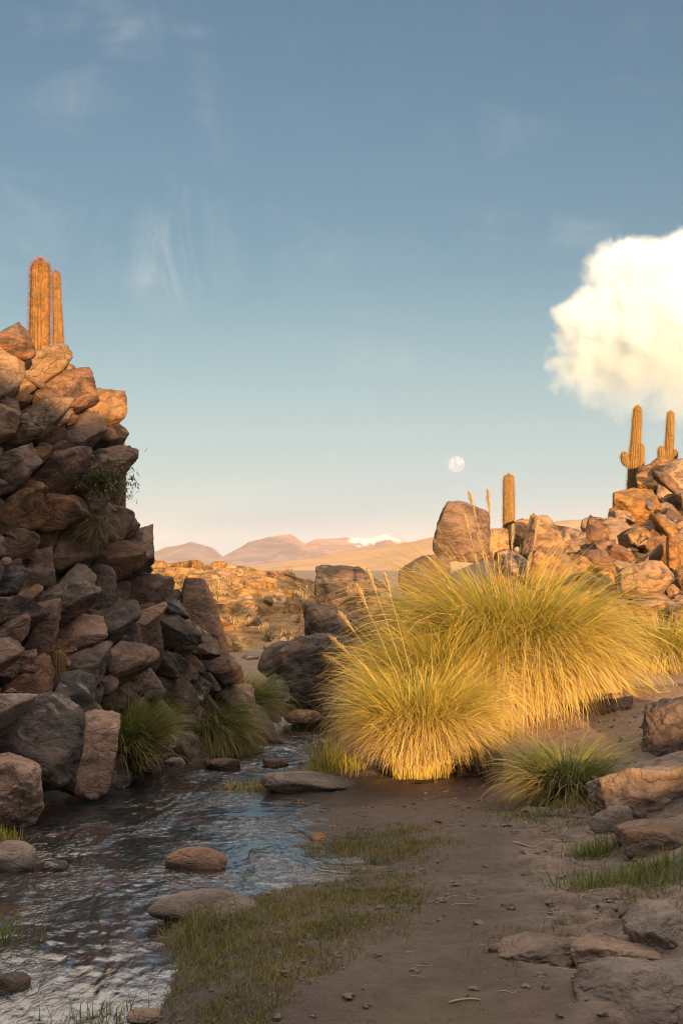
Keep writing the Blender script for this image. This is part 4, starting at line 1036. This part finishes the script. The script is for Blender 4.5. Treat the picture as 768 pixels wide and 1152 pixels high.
# ------------------------------------------------------------------ shrubs
def shrub(loc, r, n, seed, label, leaf=0.02, twig=1, name='shrub', mat='bush', hang=0.0, cat='shrub'):
    rs = np.random.RandomState(seed); root = empty(name, loc); tag(root, label, cat)
    nb = 60 * twig
    ph = rs.uniform(0.1, 1.3, nb) + hang; azi = rs.uniform(0, 6.3, nb)
    azi = np.where(rs.uniform(size=nb) < 0.6, -math.pi / 2 + rs.normal(size=nb) * 0.9, azi)
    b_ = rs.normal(size=(nb, 3)) * 0.03
    L = r * rs.uniform(0.7, 1.5, nb)
    pr = blades(rs, b_, ph, azi, L, rs.uniform(-0.2, 0.9, nb), np.full(nb, 0.005), 6, rs.uniform(0.5, 0.9, nb))
    blade_mesh('twigs', root, M[mat], [pr])
    c = pr[0].reshape(nb, 7, 2, 3).mean(2)
    i = rs.randint(0, nb, n); j = rs.randint(2, 7, n)
    lb = c[i, j] + rs.normal(size=(n, 3)) * 0.02
    pl = blades(rs, lb, rs.uniform(0.2, 1.6, n), rs.uniform(0, 6.3, n), leaf * rs.uniform(0.6, 1.6, n), rs.uniform(0, 0.6, n), np.full(n, leaf * 0.3), 2, rs.uniform(0, 0.6, n))
    blade_mesh('foliage', root, M[mat], [pl])
shrub(P(116, 545, 14.35), 0.24, 1300, 71, 'dry olive shrub hanging from a crack high in the cliff', leaf=0.04, twig=4, hang=0.7)
shrub(P(108, 585, 14.1), 0.24, 300, 72, 'tangle of brown dead stems hanging below the cliff shrub', leaf=0.03, twig=4, hang=1.3)
shrub(P(184, 830, 15.2), 0.13, 1200, 73, 'small dark green bush on the bank between cliff grass and tussock', leaf=0.022, twig=1, mat='green')
rs = np.random.RandomState(88)
for k in range(14):
    y = rs.uniform(29, 46); px = rs.uniform(195, 360); x = (px - 384) / F * y
    shrub((x, y, mesa_z(x, y)), rs.uniform(0.2, 0.4), 220, 90 + k, None, leaf=0.09, mat='straw', name='desert_shrub')
    C.objects[-1]
for o in [o for o in C.objects if o.name.startswith('desert_shrub')]:
    tag(o, 'small dry desert shrub scattered below the sunlit mesa', 'shrub', 'desert shrubs below the mesa')

# ------------------------------------------------------------------ cacti
m, nt, out = material('cactus_skin')
pos = nt.n('ShaderNodeNewGeometry').outputs['Position']
nn = nt.noise(pos, 14, 5, 0.6)
b = nt.n('ShaderNodeBsdfPrincipled'); nt.set(b, 'Base Color', nt.mix(nt.ramp(nn, 0.35, 0.65), (0.13, 0.085, 0.03), (0.24, 0.14, 0.05))); b.inputs['Roughness'].default_value = 0.7
nt.t.links.new(b.outputs[0], out.inputs['Surface']); M['cactus'] = m
m, nt, out = material('cactus_spine')
b = nt.n('ShaderNodeBsdfPrincipled'); b.inputs['Base Color'].default_value = (0.34, 0.135, 0.038, 1); b.inputs['Roughness'].default_value = 0.6
nt.t.links.new(b.outputs[0], out.inputs['Surface']); M['spine'] = m
m, nt, out = material('golden_spine')
b = nt.n('ShaderNodeBsdfPrincipled'); b.inputs['Base Color'].default_value = (0.44, 0.30, 0.09, 1); b.inputs['Roughness'].default_value = 0.6
nt.t.links.new(b.outputs[0], out.inputs['Surface']); M['spine_gold'] = m
def column(name, parent, axis, radii, ribs, seed, spine_len, dens, spine='spine'):
    """a ribbed column along a polyline axis, with its spines as a child"""
    rs = np.random.RandomState(seed)
    axis = np.array(axis, float); seg = np.r_[0, np.cumsum(np.linalg.norm(np.diff(axis, axis=0), axis=1))]
    L = seg[-1]; n = max(int(L / 0.02), 24); s = np.linspace(0, L, n)
    c = np.stack([np.interp(s, seg, axis[:, a]) for a in range(3)], 1)
    for _ in range(6): c[1:-1] = 0.25 * c[:-2] + 0.5 * c[1:-1] + 0.25 * c[2:]
    rr = np.interp(s / L, np.linspace(0, 1, len(radii)), radii)
    rr = rr * np.sqrt(np.clip(1 - np.clip((s - (L - rr.mean() * 1.2)) / (rr.mean() * 1.2), 0, 1) ** 2, 0.0004, 1))
    rr = rr * (1 + 0.03 * fbm(np.stack([s * 4, s * 0 + seed, s * 0], 1), 3))
    tg = np.gradient(c, axis=0); tg /= np.linalg.norm(tg, axis=1)[:, None]
    e1 = np.cross(tg, [0, 1.0, 0.001]); e1 /= np.linalg.norm(e1, axis=1)[:, None]; e2 = np.cross(tg, e1)
    m_ = ribs * 4; th = np.linspace(0, 2 * math.pi, m_, endpoint=False)
    rib = 1 + 0.15 * np.cos(th * ribs)
    ring = rr[:, None] * rib[None]
    v = c[:, None] + ring[..., None] * (np.cos(th)[None, :, None] * e1[:, None] + np.sin(th)[None, :, None] * e2[:, None])
    i = np.arange(n * m_).reshape(n, m_)
    f = np.stack([i[:-1], np.roll(i[:-1], -1, 1), np.roll(i[1:], -1, 1), i[1:]], -1).reshape(-1, 4)
    o = mesh_np(name, v.reshape(-1, 3), f, M['cactus'], parent)
    k = int(dens * L * ribs)
    si = rs.randint(0, n, k); ri = rs.randint(0, ribs, k); a = 2 * math.pi * ri / ribs
    outw = np.cos(a)[:, None] * e1[si] + np.sin(a)[:, None] * e2[si]
    p0 = c[si] + outw * (rr[si] * 1.08)[:, None]
    d = outw + rs.normal(size=(k, 3)) * 0.5 + tg[si] * 0.15; d /= np.linalg.norm(d, axis=1)[:, None]
    pr = blades(rs, p0, np.arccos(np.clip(d[:, 2], -1, 1)), np.arctan2(d[:, 1], d[:, 0]), spine_len * rs.uniform(0.4, 1.3, k), np.zeros(k), np.full(k, spine_len * 0.06), 2, wig=0)
    blade_mesh('spines', o, M[spine], [pr])
    return o
def cactus(px, base_py, Y, top_py, wpx, label, arms=(), seed=0, bend=0.0, ribs=16, taper=(0.92, 1.0, 1.0, 0.97, 0.9), sink=0.25):
    p = P(px, base_py, Y); s = Y / F
    root = empty('columnar_cactus', p); tag(root, label, 'cactus')
    H = (base_py - top_py) * s; r0 = wpx * s / 2 / 1.08
    column('trunk', root, [(0, 0, -sink), (0, 0, 0), (bend * 0.3, 0, H * 0.4), (bend * 0.8, 0, H * 0.8), (bend, 0, H)], [r0 * k for k in taper], ribs, seed, r0 * 0.6, 420, 'spine' if px < 300 else 'spine_gold')
    for side, z0, z1, k in arms:                          # z0: where it leaves the trunk, z1: its tip
        ra = r0 * k
        column('arm', root, [(side * r0 * 0.3, -0.02, H * z0), (side * (r0 + ra * 0.55), -0.02, H * (z0 + 0.03)), (side * (r0 + ra * 0.75), -0.02, H * (z0 + 0.10)), (side * (r0 + ra * 0.7), -0.02, H * z1)], [ra * 0.75, ra, ra, ra * 0.95], 12, seed + 7, r0 * 0.6, 380, 'spine_gold')
    return root
cactus(44.5, 420, 15.6, 291, 21.5, 'thicker taller cactus of the pair on top of the cliff', seed=1, bend=0.005, ribs=20)
cactus(66.5, 420, 16.4, 304, 12.5, 'slimmer cactus just behind the thicker one on top of the cliff', seed=2, bend=-0.03, ribs=18, taper=(1.05, 1.0, 0.9, 0.72, 0.6))
cactus(137, 560, 16.6, 496, 9, 'cactus half hidden behind the edge of the cliff', seed=3)
cactus(66, 775, 13.2, 730, 17, 'short greenish cactus growing in a recess of the shaded cliff', seed=4, ribs=14)
cactus(572, 620, 25.0, 533, 12.5, 'plain columnar cactus without arms on the ridge by the balanced boulder', seed=5)
cactus(600, 600, 26.0, 578, 9, 'small cactus tip showing behind the pointed tan boulder', seed=6)
cactus(711, 572, 28.5, 456, 13, 'tall cactus with a short arm on each side of its trunk', arms=((-1, 0.42, 0.55, 0.66), (1, 0.38, 0.63, 0.66)), seed=7, bend=0.09, taper=(1.02, 1.02, 0.98, 0.8, 0.66))
cactus(751, 540, 29.5, 462, 10.5, 'cactus with stubby arms above the large orange boulder', arms=((-1, 0.26, 0.49, 0.8), (1, 0.28, 0.44, 0.66)), seed=8, bend=0.05, taper=(1.0, 1.0, 0.95, 0.85, 0.7))
cactus(729, 566, 29.0, 547, 6, 'tiny cactus between the two armed cacti', seed=9)

# ------------------------------------------------------------------ litter on the ground
m, nt, out = material('twig_bark')
b = nt.n('ShaderNodeBsdfPrincipled'); b.inputs['Base Color'].default_value = (0.36, 0.29, 0.22, 1); b.inputs['Roughness'].default_value = 0.8
nt.t.links.new(b.outputs[0], out.inputs['Surface']); M['twig'] = m
def twig(x0, y0, x1, y1, label, r=0.004, seed=0):
    a = hit(x0, y0); b_ = hit(x1, y1); rs = np.random.RandomState(seed); n = 12
    t_ = np.linspace(0, 1, n)[:, None]; c = np.array(a) * (1 - t_) + np.array(b_) * t_
    bend_ = rs.normal(size=2) * 0.02
    c = c + np.sin(t_ * math.pi) * np.array([bend_[0], bend_[1], 0]) + np.sin(t_ * math.pi * 2.3) * np.array([0, 0.008 * rs.normal(), 0]); c[:, 2] = surf_z(c[:, 0], c[:, 1]) + r * 1.5
    c -= np.array(a)
    th = np.linspace(0, 2 * math.pi, 7)[:-1]; rr = r * np.linspace(1, 0.5, n)
    v = (c[:, None] + rr[:, None, None] * np.stack([th * 0, np.cos(th), np.sin(th)], 1)[None]).reshape(-1, 3)
    i = np.arange(n * 6).reshape(n, 6); f = np.stack([i[:-1], np.roll(i[:-1], -1, 1), np.roll(i[1:], -1, 1), i[1:]], -1).reshape(-1, 4)
    o = mesh_np('twig', v, f, M['twig']); o.location = a; tag(o, label, 'twig')
twig(577, 949, 614, 952, 'pale bent twig lying on the path below the small tussock', 0.006, 1)
twig(655, 1010, 690, 992, 'thin twig propped at the edge of the outcrop grass', 0.004, 2)
twig(505, 1130, 540, 1128, 'short straw lying on the dark path close to the viewer', 0.004, 3)
twig(490, 1018, 515, 1008, 'short pale stalk on the path beside the turf', 0.003, 4)
rs = np.random.RandomState(123)
for k in range(16):
    a_, b_ = rs.uniform(430, 740), rs.uniform(925, 1120); l_ = rs.uniform(8, 26); t_ = rs.uniform(-0.5, 0.5)
    twig(a_, b_, a_ + l_ * math.cos(t_), b_ + l_ * math.sin(t_) * 0.6, None, rs.uniform(0.0015, 0.003), 200 + k)
    tag(C.objects[-1], 'tiny straw lying loose on the path', 'straw', 'loose straws on the path')
# loose gravel and crumbs of earth over the path
rs = np.random.RandomState(99); n = 15000
gx_ = rs.uniform(-0.9, 3.2, n); gy_ = 5.6 + rs.uniform(size=n) ** 1.2 * 10
gzz = gheight(gx_, gy_)
ok = gzz > water_level(gx_, gy_) - 0.01
dens = fbm(np.stack([gx_ * 1.5, gy_ * 1.2, gx_ * 0 + 5], 1), 3) + 0.35 * sst(gx_, 0.7, 1.6)
ok &= dens + 0.25 * rs.normal(size=n) > 0.12
gx_, gy_, gzz = gx_[ok], gy_[ok], gzz[ok]; n = len(gx_)
bv, bf = ICO[2] if False else icosphere(1)
sz = 0.003 + 0.017 * rs.uniform(size=n) ** 7
vv = bv[None] * (1 + 0.35 * rs.normal(size=(n, len(bv), 1)).clip(-1, 1)) * sz[:, None, None] * np.stack([rs.uniform(0.8, 1.5, n), rs.uniform(0.8, 1.5, n), rs.uniform(0.5, 0.8, n)], 1)[:, None]
vv += np.stack([gx_, gy_, gzz + sz * 0.2], 1)[:, None]
ff_ = (bf[None] + (np.arange(n) * len(bv))[:, None, None]).reshape(-1, 3)
tag(mesh_np('gravel', vv.reshape(-1, 3), ff_, M['rock_flat'], smooth=False), 'loose gravel and crumbs strewn over the path', 'gravel', kind='stuff')

# ------------------------------------------------------------------ moon, cloud, haze
m, nt, out = material('moon_surface')
tcn = nt.n('ShaderNodeTexCoord').outputs['Object']
mn = nt.noise(tcn, 0.0042, 4, 0.6, 0.3)
e = nt.n('ShaderNodeEmission'); nt.set(e, 'Color', nt.mix(nt.ramp(mn, 0.40, 0.62), (0.62, 0.62, 0.62), (0.88, 0.84, 0.78))); e.inputs['Strength'].default_value = 0.46
nt.t.links.new(e.outputs[0], out.inputs['Surface'])
v, f = ICO[4]; D = 60000
mo = mesh_np('moon', v * (9.0 / F * D), f, m); mo.location = P(513, 522, D)
tag(mo, 'pale daytime moon low over the ridge', 'moon')
#@@SKY@@
# cumulus: a dense lumpy volume, crisp where it towers and ragged below
m, nt, out = material('cloud_vapour')
tco = nt.n('ShaderNodeTexCoord').outputs['Object']
CY = 4200.0
blobs = [(690, 303, 30), (716, 318, 50), (775, 330, 66), (745, 375, 70), (860, 345, 100), (672, 372, 44), (656, 406, 32), (700, 410, 52), (800, 400, 80), (960, 380, 120), (636, 428, 16), (780, 440, 42), (900, 420, 90)]
field = None
cen = P(740, 370, CY)
nz = nt.noise(tco, 0.011, 5, 0.62, 0.3)
warp = nt.n('ShaderNodeVectorMath', operation='ADD')
cn = nt.n('ShaderNodeTexNoise'); nt.set(cn, 'Vector', tco); cn.inputs['Scale'].default_value = 0.008; cn.inputs['Detail'].default_value = 3
sc_ = nt.n('ShaderNodeVectorMath', operation='MULTIPLY_ADD'); nt.t.links.new(cn.outputs['Color'], sc_.inputs[0]); sc_.inputs[1].default_value = (70, 70, 70); sc_.inputs[2].default_value = (-35, -35, -35)
nt.t.links.new(tco, warp.inputs[0]); nt.t.links.new(sc_.outputs[0], warp.inputs[1])
cv, cf = ICO[4]
hull = np.zeros(len(cv))
for k, (bx_, by_, br) in enumerate(blobs):
    c = P(bx_, by_, CY + (k * 37 % 90 - 45)) - cen; r = br * CY / F
    dn = nt.n('ShaderNodeVectorMath', operation='DISTANCE'); nt.t.links.new(warp.outputs[0], dn.inputs[0]); dn.inputs[1].default_value = c
    v_ = nt.math('SUBTRACT', 1.0, nt.math('DIVIDE', dn.outputs['Value'], r * 1.15))
    v_ = nt.math('MULTIPLY', v_, r / 100.0)
    field = v_ if field is None else nt.math('SMOOTH_MAX', field, v_, 0.15)
    q = np.array(c); bq = cv @ q; disc = bq ** 2 - (q @ q - (r * 1.5) ** 2)
    hull = np.maximum(hull, np.where(disc > 0, bq + np.sqrt(np.maximum(disc, 0)), 0))
fz = nt.n('ShaderNodeSeparateXYZ'); nt.set(fz, 0, tco)
low = nt.ramp(fz.outputs[2], 90, -150)                      # thins out towards its ragged base
fld = nt.math('ADD', field, nt.math('MULTIPLY', nt.math('SUBTRACT', nz, 0.5), nt.math('ADD', 0.9, nt.math('MULTIPLY', low, 1.6))))
den = nt.math('MULTIPLY', nt.ramp(fld, 0.0, 0.42), nt.math('SUBTRACT', 1.0, nt.math('MULTIPLY', low, 0.93)))
vol = nt.n('ShaderNodeVolumePrincipled'); vol.inputs['Color'].default_value = (0.74, 0.885, 1.0, 1); vol.inputs['Anisotropy'].default_value = -0.25
nt.set(vol, 'Density', nt.math('MULTIPLY', den, 0.05))
nt.t.links.new(vol.outputs[0], out.inputs['Volume'])
m.cycles.volume_step_rate = 0.25
hull = np.maximum(hull, 60)
cl = mesh_np('cloud', cv * hull[:, None] * np.array([1, 1, 1]), cf, m); cl.location = cen
tag(cl, 'bright white cumulus cloud towering above the armed cacti', 'cloud')

# dusty air
m, nt, out = material('haze')
vol = nt.n('ShaderNodeVolumePrincipled'); vol.inputs['Color'].default_value = (0.90, 0.90, 0.93, 1); vol.inputs['Density'].default_value = HAZE_DENSITY
nt.t.links.new(vol.outputs[0], out.inputs['Volume'])
hv = np.array([(x, y, z) for x in (-9800, 9800) for y in (-700, 18500) for z in (-60, 335)], float)
hf = np.array([(0, 1, 3, 2), (4, 6, 7, 5), (0, 4, 5, 1), (2, 3, 7, 6), (0, 2, 6, 4), (1, 5, 7, 3)])
tag(mesh_np('haze', hv, hf, m, smooth=False), None, None, kind='stuff')
